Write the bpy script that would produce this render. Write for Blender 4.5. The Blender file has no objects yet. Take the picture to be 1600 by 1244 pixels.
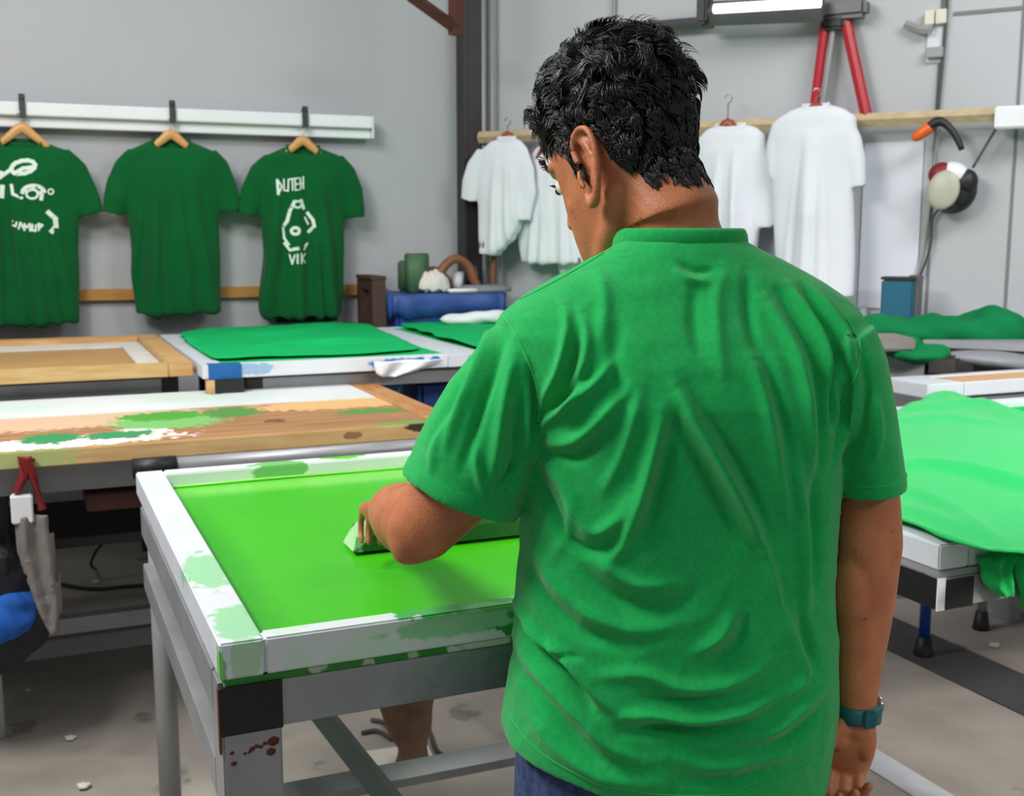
import bpy, bmesh, math, random
import numpy as np
from mathutils import Vector, Matrix
from mathutils.bvhtree import BVHTree
random.seed(7); rng = np.random.default_rng(7)
C = bpy.context.scene.collection
sc = bpy.context.scene

# ------------------------------------------------------------------ camera
F, CH, TILT = 1767.0, 1.46, math.atan(258/1767)
cd = bpy.data.cameras.new('camera'); cam = bpy.data.objects.new('camera', cd); C.objects.link(cam)
cam.location = (0, 0, CH); cam.rotation_euler = (math.pi/2-TILT, 0, 0)
cd.sensor_width = 36; cd.lens = F/1600*36; cd.clip_start = 0.05
cd.dof.use_dof = True; cd.dof.focus_distance = 1.55; cd.dof.aperture_fstop = 9
sc.camera = cam
# ------------------------------------------------------------------ world, lights, exposure
w = bpy.data.worlds.new('world'); sc.world = w; w.use_nodes = True
w.node_tree.nodes['Background'].inputs[0].default_value = (0.88, 0.94, 1.0, 1)
w.node_tree.nodes['Background'].inputs[1].default_value = 0.27
def area(name, loc, target, sx, sy, power, col=(1, 1, 1)):
    l = bpy.data.lights.new(name, 'AREA'); l.shape = 'RECTANGLE'; l.size = sx; l.size_y = sy; l.energy = power; l.color = col
    o = bpy.data.objects.new(name, l); C.objects.link(o); o.location = loc
    o.rotation_euler = (Vector(target)-Vector(loc)).to_track_quat('-Z', 'Y').to_euler()
    return o
area('shop_light_key', (-1.9, 1.25, 3.2), (-0.1, 1.9, 0.9), 1.5, 0.6, 100, (1.0, 0.98, 0.94))
area('shop_light_rear', (-1.6, 3.0, 3.5), (-1.3, 5.0, 1.0), 1.8, 0.6, 55, (1, 1, 1))
area('shop_light_right', (2.2, 2.7, 3.4), (2.2, 5.0, 1.2), 1.8, 0.6, 54, (0.97, 0.98, 1))
area('floor_fill_light', (3.2, -0.8, 3.0), (1.6, 3.2, 0.0), 1.2, 0.5, 26, (1, 0.98, 0.95)).data.spread = math.radians(50)  # added narrow fill lamp, no real fixture; brightens the floor under the right bench
area('shop_light_back', (0.6, -0.6, 3.2), (0.4, 1.6, 1.0), 1.4, 0.5, 6, (1, 0.98, 0.95))
sc.view_settings.view_transform = 'Standard'; sc.view_settings.look = 'None'
sc.view_settings.exposure = 0.0; sc.view_settings.gamma = 1; sc.view_settings.use_curve_mapping = False

# ------------------------------------------------------------------ measuring helpers
def ray(x, y):
    a = (x-800)/F; b = -(y-622)/F
    return Vector((a, math.cos(TILT)+b*math.sin(TILT), -math.sin(TILT)+b*math.cos(TILT)))
def atY(x, y, Y): r = ray(x, y); t = Y/r.y; return Vector((r.x*t, Y, CH+r.z*t))
def atZ(x, y, z): r = ray(x, y); t = (z-CH)/r.z; return Vector((r.x*t, r.y*t, z))
TA = math.radians(23.3)                      # the benches and the left wall are turned by this angle
U = Vector((math.cos(TA), math.sin(TA), 0)); V = Vector((-math.sin(TA), math.cos(TA), 0))
def G(a, b, z=0): return U*a + V*b + Vector((0, 0, z))
def ab(p): return p.dot(U), p.dot(V)
def atB(x, y, b): r = ray(x, y); t = b/r.dot(V); p = r*t; return p.dot(U), CH+p.z           # plane parallel to left wall -> (a, z)
def atB_pt(x, y, b): r = ray(x, y); return r*(b/r.dot(V))
WB = 5.85                                    # left wall plane
cr = ray(735, 364); t_ = WB/cr.dot(V); CORNER = Vector((cr.x*t_, cr.y*t_, 0))
RA = math.radians(-29.7)
RU = Vector((math.cos(RA), math.sin(RA), 0)); RN = Vector((math.sin(RA), -math.cos(RA), 0))   # along right wall, out of the wall
def atR(x, y, off):                          # plane off metres in front of the right wall -> (s, z)
    r = ray(x, y); q = CORNER + RN*off
    t = (q.dot(RN))/r.dot(RN); p = r*t; return (p-CORNER).dot(RU), CH+p.z
def RW(s, off, z): return CORNER + RU*s + RN*off + Vector((0, 0, z))

def loc(x, y, z, a0, b0): a, b = ab(atZ(x, y, z)); return (a-a0, b-b0, z)
def B2(x, y): return loc(x, y, .885, -1.25, 3.14)
# ------------------------------------------------------------------ materials
def lin(c): return tuple(((v/255)/12.92 if v/255 <= .04045 else ((v/255+.055)/1.055)**2.4) for v in c)
def mat(name, col, rough=.6, metal=0, var=.0, vscale=8, bump=0, bscale=60, col2=None, stains=(), nst=(), sheen=0, coat=0, stretch=(1, 1, 1), spec=None):
    """col sRGB 0-255.  var: noise variation to col2.  nst: [(colour, noise scale, threshold, seed)] random stains.
    stains: [(colour, centre, radii)] blotches placed in object space with a ragged rim."""
    m = bpy.data.materials.new(name); m.use_nodes = True; nt = m.node_tree; N = nt.nodes; L = nt.links
    b = N['Principled BSDF']; b.inputs['Roughness'].default_value = rough; b.inputs['Metallic'].default_value = metal
    if spec is not None: b.inputs['Specular IOR Level'].default_value = spec
    if sheen: b.inputs['Sheen Weight'].default_value = sheen; b.inputs['Sheen Roughness'].default_value = .5
    if coat: b.inputs['Coat Weight'].default_value = coat; b.inputs['Coat Roughness'].default_value = .08
    tc = N.new('ShaderNodeTexCoord'); mp = N.new('ShaderNodeMapping'); L.new(tc.outputs['Object'], mp.inputs[0]); mp.inputs['Scale'].default_value = stretch
    c1 = (*lin(col), 1); cur = None
    def mix(fac, a, bcol):
        x = N.new('ShaderNodeMix'); x.data_type = 'RGBA'
        if fac is not None: L.new(fac, x.inputs[0])
        if isinstance(a, tuple): x.inputs[6].default_value = a
        else: L.new(a, x.inputs[6])
        if isinstance(bcol, tuple): x.inputs[7].default_value = bcol
        else: L.new(bcol, x.inputs[7])
        return x.outputs[2]
    def noise(sc_, det=4, off=(0, 0, 0), src=None):
        n = N.new('ShaderNodeTexNoise'); n.inputs['Scale'].default_value = sc_; n.inputs['Detail'].default_value = det
        if off != (0, 0, 0):
            q = N.new('ShaderNodeMapping'); q.inputs['Location'].default_value = off; L.new((src or mp.outputs[0]), q.inputs[0]); L.new(q.outputs[0], n.inputs[0])
        else: L.new(src or mp.outputs[0], n.inputs[0])
        return n.outputs['Fac']
    def ramp(fac, lo, hi):
        r = N.new('ShaderNodeMapRange'); L.new(fac, r.inputs[0]); r.inputs[1].default_value = lo; r.inputs[2].default_value = hi; return r.outputs[0]
    cur = c1
    if var or col2:
        c2 = (*lin(col2), 1) if col2 else tuple(v*(1-var) for v in c1[:3])+(1,)
        cur = mix(ramp(noise(vscale), .35, .65), c1, c2)
    for (sc_col, nscale, th, seed) in nst:
        cur = mix(ramp(noise(nscale, 5, (seed*3.1, seed*1.7, seed), tc.outputs['Object']), th, th+.04), cur, (*lin(sc_col), 1))
    for i, st in enumerate(stains):
        scol, cen, rad = st[:3]; soft = st[3] if len(st) > 3 else .25
        q = N.new('ShaderNodeMapping'); q.vector_type = 'TEXTURE'; q.inputs['Location'].default_value = cen; q.inputs['Scale'].default_value = rad
        L.new(tc.outputs['Object'], q.inputs[0])
        ln = N.new('ShaderNodeVectorMath'); ln.operation = 'LENGTH'; L.new(q.outputs[0], ln.inputs[0])
        nz = noise(38, 5, (i*2.3+1, i, 0), tc.outputs['Object']); am_ = .5 if soft >= .9 else 1.6; th_ = .95+.5*am_
        mm = N.new('ShaderNodeMath'); mm.operation = 'MULTIPLY_ADD'; L.new(nz, mm.inputs[0]); mm.inputs[1].default_value = am_; L.new(ln.outputs['Value'], mm.inputs[2])
        r = N.new('ShaderNodeMapRange'); L.new(mm.outputs[0], r.inputs[0]); r.inputs[1].default_value = th_+soft*.5; r.inputs[2].default_value = th_-(soft*.5 if soft >= .9 else 0); r.inputs[3].default_value = 0; r.inputs[4].default_value = 1
        cur = mix(r.outputs[0], cur, (*lin(scol), 1))
    if isinstance(cur, tuple): b.inputs['Base Color'].default_value = cur
    else: L.new(cur, b.inputs['Base Color'])
    if bump:
        bp = N.new('ShaderNodeBump'); bp.inputs['Strength'].default_value = 1; bp.inputs['Distance'].default_value = bump
        L.new(noise(bscale, 4), bp.inputs['Height']); L.new(bp.outputs[0], b.inputs['Normal'])
    return m
def emit(name, col, s):
    m = bpy.data.materials.new(name); m.use_nodes = True; b = m.node_tree.nodes['Principled BSDF']
    b.inputs['Base Color'].default_value = (*col, 1); b.inputs['Emission Color'].default_value = (*col, 1); b.inputs['Emission Strength'].default_value = s; return m

GR = (70, 172, 80); LG = (150, 205, 160)
M = dict(
 wall=mat('painted_wall', (176, 178, 180), .85, var=.07, vscale=.9, bump=.0015, bscale=25),
 wallr=mat('painted_panel_wall', (184, 186, 189), .8, var=.07, vscale=1.1, nst=[((150, 148, 146), 5, .74, 3)]),
 seam=mat('panel_seam', (120, 120, 120), .8),
 floor=mat('concrete_floor', (172, 164, 154), .7, col2=(148, 140, 131), vscale=2.2, bump=.002, bscale=30, nst=[((124, 117, 110), 3.5, .62, 2), ((190, 182, 172), 9, .735, 5)]),
 strip=mat('dark_floor_strip', (76, 74, 76), .7, var=.2, vscale=9),
 strip2=mat('white_floor_strip', (196, 198, 204), .6, var=.12, vscale=12),
 steel_dark=mat('dark_steel', (52, 47, 46), .5, .2, var=.3, vscale=6),
 rust=mat('red_oxide_steel', (84, 42, 36), .6, .1, var=.3, vscale=10),
 conduit=mat('grey_conduit', (150, 150, 150), .5, .2),
 chan=mat('white_channel', (226, 229, 231), .45, var=.04, vscale=5),
 clip=mat('black_clip', (48, 50, 48), .5),
 batten=mat('orange_pine', (186, 132, 62), .6, var=.2, vscale=5, stretch=(1, 8, 8)),
 pale_rail=mat('pale_pine', (198, 178, 140), .6, var=.22, vscale=5, stretch=(1, 8, 8)),
 hang=mat('varnished_hanger_wood', (214, 160, 92), .4, var=.18, vscale=12),
 hangr=mat('red_brown_hanger_wood', (150, 70, 46), .4, var=.2, vscale=12),
 chrome=mat('hook_wire', (180, 180, 180), .25, 1),
 dgreen=mat('dark_green_cotton', (4, 90, 42), .9, var=.12, vscale=10, bump=.0006, bscale=400, sheen=.1, spec=.15),
 wcotton=mat('white_cotton', (222, 224, 230), .9, var=.03, vscale=6, bump=.0006, bscale=400, spec=.2),
 printw=mat('white_print', (215, 230, 218), .8, nst=[((70, 140, 90), 60, .64, 1)]),
 shirt=mat('bright_green_cotton', (12, 158, 74), .88, col2=(17, 168, 83), vscale=150, bump=.0006, bscale=900, sheen=.22, spec=.22),
 stitch=mat('stitching_thread', (44, 176, 92), .8),
 jeans=mat('blue_denim', (36, 52, 92), .85, col2=(62, 80, 122), vscale=70, bump=.0008, bscale=500),
 shoe=mat('black_shoe_leather', (30, 29, 30), .45),
 skin=mat('skin', (184, 116, 78), .5, col2=(168, 100, 66), vscale=26, bump=.0007, bscale=260, nst=[((150, 84, 56), 70, .68, 4)], spec=.4),
 hair=mat('black_hair', (24, 22, 24), .32, var=.2, vscale=40, spec=.6),
 hairg=mat('grey_flecked_hair', (74, 72, 74), .35, spec=.6),
 eyew=mat('eye_white', (225, 220, 215), .2), eyeb=mat('eye_iris', (40, 24, 16), .15),
 lip=mat('lip', (150, 84, 70), .5),
 watch=mat('teal_strap', (14, 96, 104), .45, var=.25, vscale=60), wcase=mat('steel_watch_case', (200, 200, 195), .2, 1),
 alu=mat('grey_painted_steel', (158, 160, 163), .42, .35, var=.16, vscale=7, bump=.0004, bscale=80),
 alus=mat('ink_stained_steel_beam', (158, 160, 163), .42, .3, var=.14, vscale=7, stains=[((10, 84, 62), (.80, .0, .80), (.40, .3, .085), 1.0), ((50, 150, 60), (.52, -.01, .80), (.035, .1, .03))]),
 tape=mat('black_tape', (16, 17, 19), .5, nst=[((40, 150, 90), 26, .76, 4), ((180, 180, 170), 50, .79, 8)], bump=.0005, bscale=200),
 bluetape=mat('blue_tape', (20, 98, 168), .5, var=.2, vscale=30),
 rustspot=mat('rust_spot', (96, 42, 26), .8, var=.4, vscale=60),
 glue=mat('ink_crusted_strip', (36, 128, 30), .5, nst=[((170, 185, 160), 18, .50, 2), ((196, 202, 190), 10, .54, 6)], bump=.002, bscale=60),
 wfr=mat('white_taped_rail', (214, 218, 224), .38, var=.05, vscale=9, bump=.0008, bscale=40, nst=[((176, 214, 184), 9, .66, 2)]),
 wfl=mat('white_taped_rail_left', (214, 218, 226), .38, var=.06, vscale=9, bump=.0008, bscale=40, nst=[((200, 220, 208), 10, .66, 2)],
         stains=[(LG, (.035, .36, .90), (.035, .10, .05), .4), (LG, (.04, .07, .90), (.035, .08, .05), .4), ((178, 205, 178), (.035, -.01, .87), (.022, .03, .035), .35), ((120, 190, 110), (.0, .01, .865), (.01, .02, .03))]),
 wff=mat('white_taped_rail_front', (216, 222, 224), .38, var=.05, vscale=9, bump=.0008, bscale=40, nst=[((130, 198, 140), 13, .655, 5), ((200, 222, 205), 6, .6, 7)],
         stains=[(GR, (.36, .03, .90), (.10, .04, .012)), ((110, 190, 110), (.40, .0, .885), (.06, .03, .02), .4), ((46, 140, 74), (.445, .0, .868), (.04, .03, .018)), (LG, (.35, .0, .88), (.10, .03, .016), .4), ((60, 150, 90), (.56, .0, .885), (.05, .03, .02))]),
 wfb=mat('white_taped_rail_back', (228, 233, 232), .38, var=.05, vscale=9, bump=.0008, bscale=40,
         stains=[((120, 190, 110), (.33, 1.2, .885), (.07, .05, .025), .4), ((96, 200, 40), (.50, 1.23, .90), (.06, .03, .02)), ((110, 210, 60), (.5, 1.18, .862), (.8, .1, .006))]),
 blk=mat('white_rail_blue_marks', (222, 226, 230), .45, var=.05, vscale=9, stains=[((60, 130, 190), (.72, .0, .975), (.10, .03, .018), .5), ((24, 110, 180), (.80, .0, .98), (.02, .03, .016)), ((24, 110, 180), (.86, .0, .98), (.02, .03, .016)), ((150, 180, 210), (.15, 0, .98), (.1, .03, .02), .5)]),
 wood=mat('pine', (212, 172, 116), .55, col2=(190, 142, 88), vscale=4, stretch=(1.5, 12, 12), nst=[((150, 170, 100), 7, .67, 3)]),
 woodn=mat('pine_front_rail', (214, 180, 124), .55, col2=(198, 158, 104), vscale=4, stretch=(1.5, 12, 12), stains=[((150, 180, 108), (1.02, 0, .9), (.16, .03, .06), .6), ((176, 186, 120), (1.2, 0, .9), (.14, .03, .06), .6), ((64, 40, 26), (2.36, -.0, .89), (.10, .03, .016)), ((150, 110, 70), (2.1, 0, .88), (.03, .03, .01))]),
 woodr=mat('pine_side_rail', (196, 142, 82), .5, col2=(170, 112, 58), vscale=4, stretch=(12, 1.5, 12), stains=[((70, 50, 34), (0, .8, .9), (.1, .3, .1), .8)]),
 woodv=mat('green_smeared_pine', (206, 174, 118), .55, col2=(190, 152, 96), vscale=4, stretch=(1.5, 12, 12), stains=[((40, 140, 72), (1.0, 0, .985), (.22, .03, .02), .7), ((120, 160, 90), (.8, 0, .98), (.3, .03, .03), .8)]),
 board=mat('stained_plywood', (172, 128, 84), .6, col2=(150, 106, 66), vscale=3, stretch=(1.2, 9, 9), nst=[((190, 150, 100), 3, .62, 4), ((96, 136, 60), 8, .72, 9)],
           stains=[((232, 224, 216), B2(70, 700), (.34, .08, .2), .4), ((214, 178, 146), B2(80, 665), (.42, .14, .2), .7), ((222, 176, 116), B2(540, 636), (.30, .10, .2), .4), ((236, 228, 220), B2(228, 680), (.07, .07, .2), .3),
                   ((120, 184, 100), B2(262, 664), (.15, .13, .2), .5), ((70, 158, 50), B2(255, 656), (.13, .085, .2)), ((80, 140, 60), B2(362, 650), (.09, .10, .2)), ((46, 140, 80), B2(80, 692), (.08, .08, .2)), ((50, 140, 84), B2(188, 686), (.09, .06, .2)), ((84, 140, 58), B2(580, 648), (.12, .05, .2)), ((110, 150, 70), B2(640, 668), (.10, .05, .2)), ((110, 76, 48), B2(430, 664), (.03, .03, .2))]),
 tan=mat('tan_board', (188, 146, 92), .6, var=.12, vscale=3), tan2=mat('peach_board', (206, 160, 116), .6, var=.08, vscale=3),
 bsmear=mat('white_smeared_rail', (224, 226, 228), .5, col2=(212, 220, 214), vscale=3, stains=[((40, 160, 160), loc(333, 614, .9, -1.25, 3.14), (.03, .05, .05)), ((204, 222, 210), (1.2, .80, .9), (.12, .05, .1), .8), ((200, 220, 206), (1.75, .8, .9), (.12, .06, .1), .8)]),
 ink=mat('wet_green_ink', (62, 184, 6), .42, col2=(56, 176, 8), vscale=2.2, coat=.06, bump=.0003, bscale=9,
         stains=[((112, 200, 74), (.55, 1.12, .86), (.62, .055, .05), .9), ((42, 158, 6), (.075, .45, .86), (.05, .62, .05), .95), ((110, 205, 60), (.42, .055, .86), (.05, .012, .05)), ((156, 222, 110), (.055, .5, .86), (.004, .35, .05))]),
 squee=mat('ink_covered_wood', (16, 96, 18), .35, coat=.3, var=.15, vscale=15, stains=[((168, 214, 160), (-.012, .045, .05), (.05, .07, .06), .3)]),
 squeet=mat('pale_green_ink_smear', (104, 190, 78), .4, var=.15, vscale=10),
 rubber=mat('dark_rubber_blade', (12, 60, 22), .5),
 cloth=mat('bright_green_jersey', (20, 184, 92), .88, var=.05, vscale=5, bump=.0005, bscale=500, sheen=.15, spec=.2),
 cloth2=mat('green_jersey', (14, 178, 98), .9, var=.06, vscale=5, spec=.15),
 cloth3=mat('deep_green_jersey', (12, 116, 66), .9, var=.15, vscale=7, spec=.15),
 red=mat('red_paint', (178, 28, 44), .4, var=.1, vscale=10), redd=mat('dark_red_paint', (120, 22, 24), .5),
 fix=mat('fixture_grey', (92, 90, 92), .45, .2, var=.15, vscale=9), tube=emit('lamp_tube', (.95, 1, .98), 5),
 white=mat('white_plastic', (228, 230, 232), .45, var=.03), paper=mat('white_sheet', (214, 216, 224), .7, var=.04, vscale=2),
 orange=mat('orange_plastic', (226, 96, 24), .4), black=mat('black_plastic', (28, 28, 30), .5, var=.3, vscale=9),
 cream=mat('cream_lens', (176, 176, 156), .4), teal=mat('teal_plastic', (18, 92, 118), .5, var=.1),
 blue=mat('blue_plastic', (26, 72, 160), .45, var=.2, vscale=6), bluef=mat('blue_tarpaulin', (48, 82, 150), .5, col2=(36, 66, 132), vscale=8, bump=.004, bscale=14),
 bluel=mat('bright_blue_fabric', (20, 96, 190), .8, var=.25, vscale=10), brown=mat('dark_brown_wood', (74, 48, 38), .6, var=.35, vscale=6),
 olive=mat('olive_green_box', (72, 104, 74), .6, var=.2, vscale=8), coil=mat('brown_hose', (134, 82, 52), .5, var=.3, vscale=14),
 rag=mat('off_white_rag', (214, 208, 200), .9, var=.12, vscale=12, bump=.002, bscale=30), ragw=mat('white_rag', (228, 230, 232), .9, var=.06, vscale=12),
 greyc=mat('grey_canvas', (128, 122, 118), .9, var=.15, vscale=9, bump=.002, bscale=40), greyl=mat('grey_lid', (128, 130, 136), .5, var=.08),
 dark=mat('dark_undershelf', (58, 54, 54), .7, var=.15, vscale=6), grey=mat('grey_laminate', (150, 150, 154), .5, var=.08, vscale=4),
 navy=mat('dark_navy_nylon', (22, 26, 38), .6, var=.2), cable=mat('grey_cable', (70, 70, 70), .6), pcable=mat('pale_cable', (168, 164, 156), .6),
 tbrown=mat('brown_cloth', (132, 100, 82), .85, var=.3, vscale=20, bump=.003, bscale=40), litter=mat('paper_scrap', (220, 212, 200), .8),
 stick=mat('brown_stick', (110, 72, 46), .6, var=.3, vscale=9), box=mat('cream_switch_box', (212, 206, 188), .5),
)

# ------------------------------------------------------------------ building helpers
def link_mesh(name, me, m, parent=None, smooth=False):
    o = bpy.data.objects.new(name, me); C.objects.link(o)
    if m: me.materials.append(m)
    if parent: o.parent = parent
    if smooth: me.shade_smooth()
    return o
def obj(name, bm, m, parent=None, smooth=False):
    me = bpy.data.meshes.new(name); bmesh.ops.recalc_face_normals(bm, faces=bm.faces); bm.to_mesh(me); bm.free()
    return link_mesh(name, me, m, parent, smooth)
def tag(o, label, cat, group=None, kind=None):
    o['label'] = label; o['category'] = cat
    if group: o['group'] = group
    if kind: o['kind'] = kind
    return o
def thing(name, label, cat, loc=(0, 0, 0), rz=0, group=None):
    o = bpy.data.objects.new(name, None); o.empty_display_size = .1; C.objects.link(o); o.location = loc; o.rotation_euler = (0, 0, rz)
    return tag(o, label, cat, group)
def struct(name, bm, m):
    o = obj(name, bm, m); o['kind'] = 'structure'; return o
def NB(): return bmesh.new()
def box(bm, x0, x1, y0, y1, z0, z1, bev=0.0, M4=None):
    t = bmesh.new(); bmesh.ops.create_cube(t, size=1)
    for v in t.verts: v.co = Vector(((x0+x1)/2+v.co.x*(x1-x0), (y0+y1)/2+v.co.y*(y1-y0), (z0+z1)/2+v.co.z*(z1-z0)))
    if bev: bmesh.ops.bevel(t, geom=t.edges[:]+t.verts[:], offset=bev, segments=2, affect='EDGES')
    if M4: t.transform(M4)
    merge(bm, t); return bm
def merge(bm, t):
    me = bpy.data.meshes.new('tmp'); t.to_mesh(me); t.free(); bm.from_mesh(me); bpy.data.meshes.remove(me)
def frame_at(d, up=Vector((0, 0, 1))):
    d = d.normalized()
    if abs(d.dot(up)) > .98: up = Vector((0, 1, 0))
    s = d.cross(up).normalized(); return s, s.cross(d).normalized()
def tube(bm, pts, rads, seg=12, caps=True, up=Vector((0, 0, 1)), sub=0):
    """swept tube; rads = number or (side, up) per point"""
    pts = [Vector(p) for p in pts]
    if not isinstance(rads, list): rads = [rads]*len(pts)
    rads = [(r, r) if not isinstance(r, (list, tuple)) else r for r in rads]
    if sub:
        P, R = [], []
        n = len(pts)
        for i in range(n-1):
            p0 = pts[max(i-1, 0)]; p1 = pts[i]; p2 = pts[i+1]; p3 = pts[min(i+2, n-1)]
            for k in range(sub):
                t = k/sub; t2 = t*t; t3 = t2*t
                P.append(.5*((2*p1)+(-p0+p2)*t+(2*p0-5*p1+4*p2-p3)*t2+(-p0+3*p1-3*p2+p3)*t3))
                s = t*t*(3-2*t); R.append(tuple(rads[i][j]*(1-s)+rads[i+1][j]*s for j in (0, 1)))
        P.append(pts[-1]); R.append(rads[-1]); pts, rads = P, R
    rings = []; prev = None
    for i, p in enumerate(pts):
        d = (pts[min(i+1, len(pts)-1)]-pts[max(i-1, 0)])
        s, u = frame_at(d, up)
        if prev is not None and s.dot(prev) < 0: s, u = -s, -u
        prev = s
        rings.append([bm.verts.new(p+s*math.cos(2*math.pi*k/seg)*rads[i][0]+u*math.sin(2*math.pi*k/seg)*rads[i][1]) for k in range(seg)])
    for a, b in zip(rings, rings[1:]):
        for k in range(seg): bm.faces.new((a[k], a[(k+1) % seg], b[(k+1) % seg], b[k]))
    if caps:
        bm.faces.new(rings[0][::-1]); bm.faces.new(rings[-1])
    return bm
def capsule(bm, pts, rads, seg=14, sub=0, up=Vector((0, 0, 1))):
    """tube with rounded ends"""
    pts = [Vector(p) for p in pts]; rads = [(r, r) if not isinstance(r, (list, tuple)) else r for r in rads]
    d0 = (pts[0]-pts[1]).normalized(); d1 = (pts[-1]-pts[-2]).normalized()
    r0 = min(rads[0]); r1 = min(rads[-1])
    A = [(pts[0]+d0*r0*k, (rads[0][0]*math.sqrt(1-k*k), rads[0][1]*math.sqrt(1-k*k))) for k in (.98, .8, .45)]
    B = [(pts[-1]+d1*r1*k, (rads[-1][0]*math.sqrt(1-k*k), rads[-1][1]*math.sqrt(1-k*k))) for k in (.45, .8, .98)]
    if sub:
        t = [*pts]; rr = [*rads]
    P = [a[0] for a in A]+pts+[b[0] for b in B]; R = [a[1] for a in A]+rads+[b[1] for b in B]
    return tube(bm, P, R, seg, True, up)
def ell(bm, c, r, R3=None, sub=3):
    t = bmesh.new(); bmesh.ops.create_icosphere(t, subdivisions=sub, radius=1)
    for v in t.verts:
        q = Vector((v.co.x*r[0], v.co.y*r[1], v.co.z*r[2]))
        if R3: q = R3 @ q
        v.co = q+Vector(c)
    merge(bm, t); return bm
def loft(bm, rings, cap0=True, cap1=True):
    rs = [[bm.verts.new(p) for p in r] for r in rings]; n = len(rs[0])
    for a, b in zip(rs, rs[1:]):
        for k in range(n): bm.faces.new((a[k], a[(k+1) % n], b[(k+1) % n], b[k]))
    if cap0: bm.faces.new(rs[0][::-1])
    if cap1: bm.faces.new(rs[-1])
    return bm
def lap(co, ed, it, lam=.5):
    n = len(co); deg = np.bincount(ed.ravel(), minlength=n).astype(float)[:, None]; deg[deg == 0] = 1
    for _ in range(it):
        acc = np.zeros_like(co)
        for j in range(3):
            acc[:, j] = np.bincount(ed[:, 0], co[ed[:, 1], j], n)+np.bincount(ed[:, 1], co[ed[:, 0], j], n)
        co = co+(acc/deg-co)*lam
    return co
def fuse(bm, voxel, it=4, disp=None, post=0, name='m', soft=()):
    """union of closed shells by voxel remeshing, smoothing, displacement -> mesh"""
    me = bpy.data.meshes.new('tmp'); bmesh.ops.recalc_face_normals(bm, faces=bm.faces); bm.to_mesh(me); bm.free()
    o = bpy.data.objects.new('tmp', me); C.objects.link(o)
    md = o.modifiers.new('r', 'REMESH'); md.mode = 'VOXEL'; md.voxel_size = voxel
    dg = bpy.context.evaluated_depsgraph_get(); dg.update()
    m2 = bpy.data.meshes.new_from_object(o.evaluated_get(dg)); bpy.data.objects.remove(o); bpy.data.meshes.remove(me)
    m2.name = name; n = len(m2.vertices)
    co = np.empty(n*3); m2.vertices.foreach_get('co', co); co = co.reshape(-1, 3)
    ed = np.empty(len(m2.edges)*2, dtype=np.int64); m2.edges.foreach_get('vertices', ed); ed = ed.reshape(-1, 2)
    co = lap(co, ed, it)
    for cen, rad, its in soft:
        d = np.linalg.norm(co-np.array(cen), axis=1)/rad; w_ = np.clip(1.6-1.6*d, 0, 1)[:, None]; co = co*(1-w_)+lap(co, ed, its)*w_
    m2.vertices.foreach_set('co', co.ravel()); m2.update()
    if disp:
        nr = np.empty(n*3); m2.vertices.foreach_get('normal', nr); nr = nr.reshape(-1, 3)
        co = disp(co, nr)
        if post: co = lap(co, ed, post)
        m2.vertices.foreach_set('co', co.ravel()); m2.update()
    m2.materials.clear(); m2.shade_smooth(); return m2
def seg_dist(P, A, B):
    d = B-A; t = np.clip(((P-A)@d)/max(d@d, 1e-9), 0, 1); q = A+t[:, None]*d; return np.linalg.norm(P-q, axis=1), t
def fold_field(P2, folds):
    """P2: (N,2). folds: (points, amplitude, width). Ridges (+) and creases (-) fading at their ends."""
    out = np.zeros(len(P2))
    for pts, amp, wd in folds:
        pts = [np.array(p, float) for p in pts]
        # catmull smoothing
        q = []
        for i in range(len(pts)-1):
            p0, p1, p2, p3 = pts[max(i-1, 0)], pts[i], pts[i+1], pts[min(i+2, len(pts)-1)]
            for k in range(5):
                t = k/5; q.append(.5*((2*p1)+(-p0+p2)*t+(2*p0-5*p1+4*p2-p3)*t*t+(-p0+3*p1-3*p2+p3)*t**3))
        q.append(pts[-1]); L = np.cumsum([0]+[np.linalg.norm(b-a) for a, b in zip(q, q[1:])]); tot = L[-1]
        best = np.full(len(P2), 9.); tt = np.zeros(len(P2))
        lo = np.min(q, axis=0)-3*wd; hi = np.max(q, axis=0)+3*wd
        sel = np.where(np.all((P2 > lo) & (P2 < hi), axis=1))[0]
        if not len(sel): continue
        PS = P2[sel]; b_ = best[sel]; t_2 = tt[sel]
        for i, (a, b) in enumerate(zip(q, q[1:])):
            d, t = seg_dist(PS, a, b); m_ = d < b_; b_[m_] = d[m_]; t_2[m_] = (L[i]+t[m_]*(L[i+1]-L[i]))/tot
        fade = np.clip(np.sin(np.pi*np.clip(t_2, .02, .98)), 0, 1)**.6
        out[sel] += amp*fade*np.exp(-(b_/wd)**2)
    return out
def supr(n, hw, hd, ex=2.3):
    r = []
    for k in range(n):
        t = 2*math.pi*k/n; c, s = math.cos(t), math.sin(t)
        r.append((hw*abs(c)**(2/ex)*(1 if c >= 0 else -1), hd*abs(s)**(2/ex)*(1 if s >= 0 else -1)))
    return r
def snoise(P, s, seed=0):
    """cheap smooth pseudo noise from sines"""
    r = np.random.default_rng(seed); out = np.zeros(len(P))
    for k in range(7):
        d = r.normal(size=P.shape[1]); d /= np.linalg.norm(d); out += np.sin(P@d*s*(1+.5*r.random())+r.random()*6.28)
    return out/3.5
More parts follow.
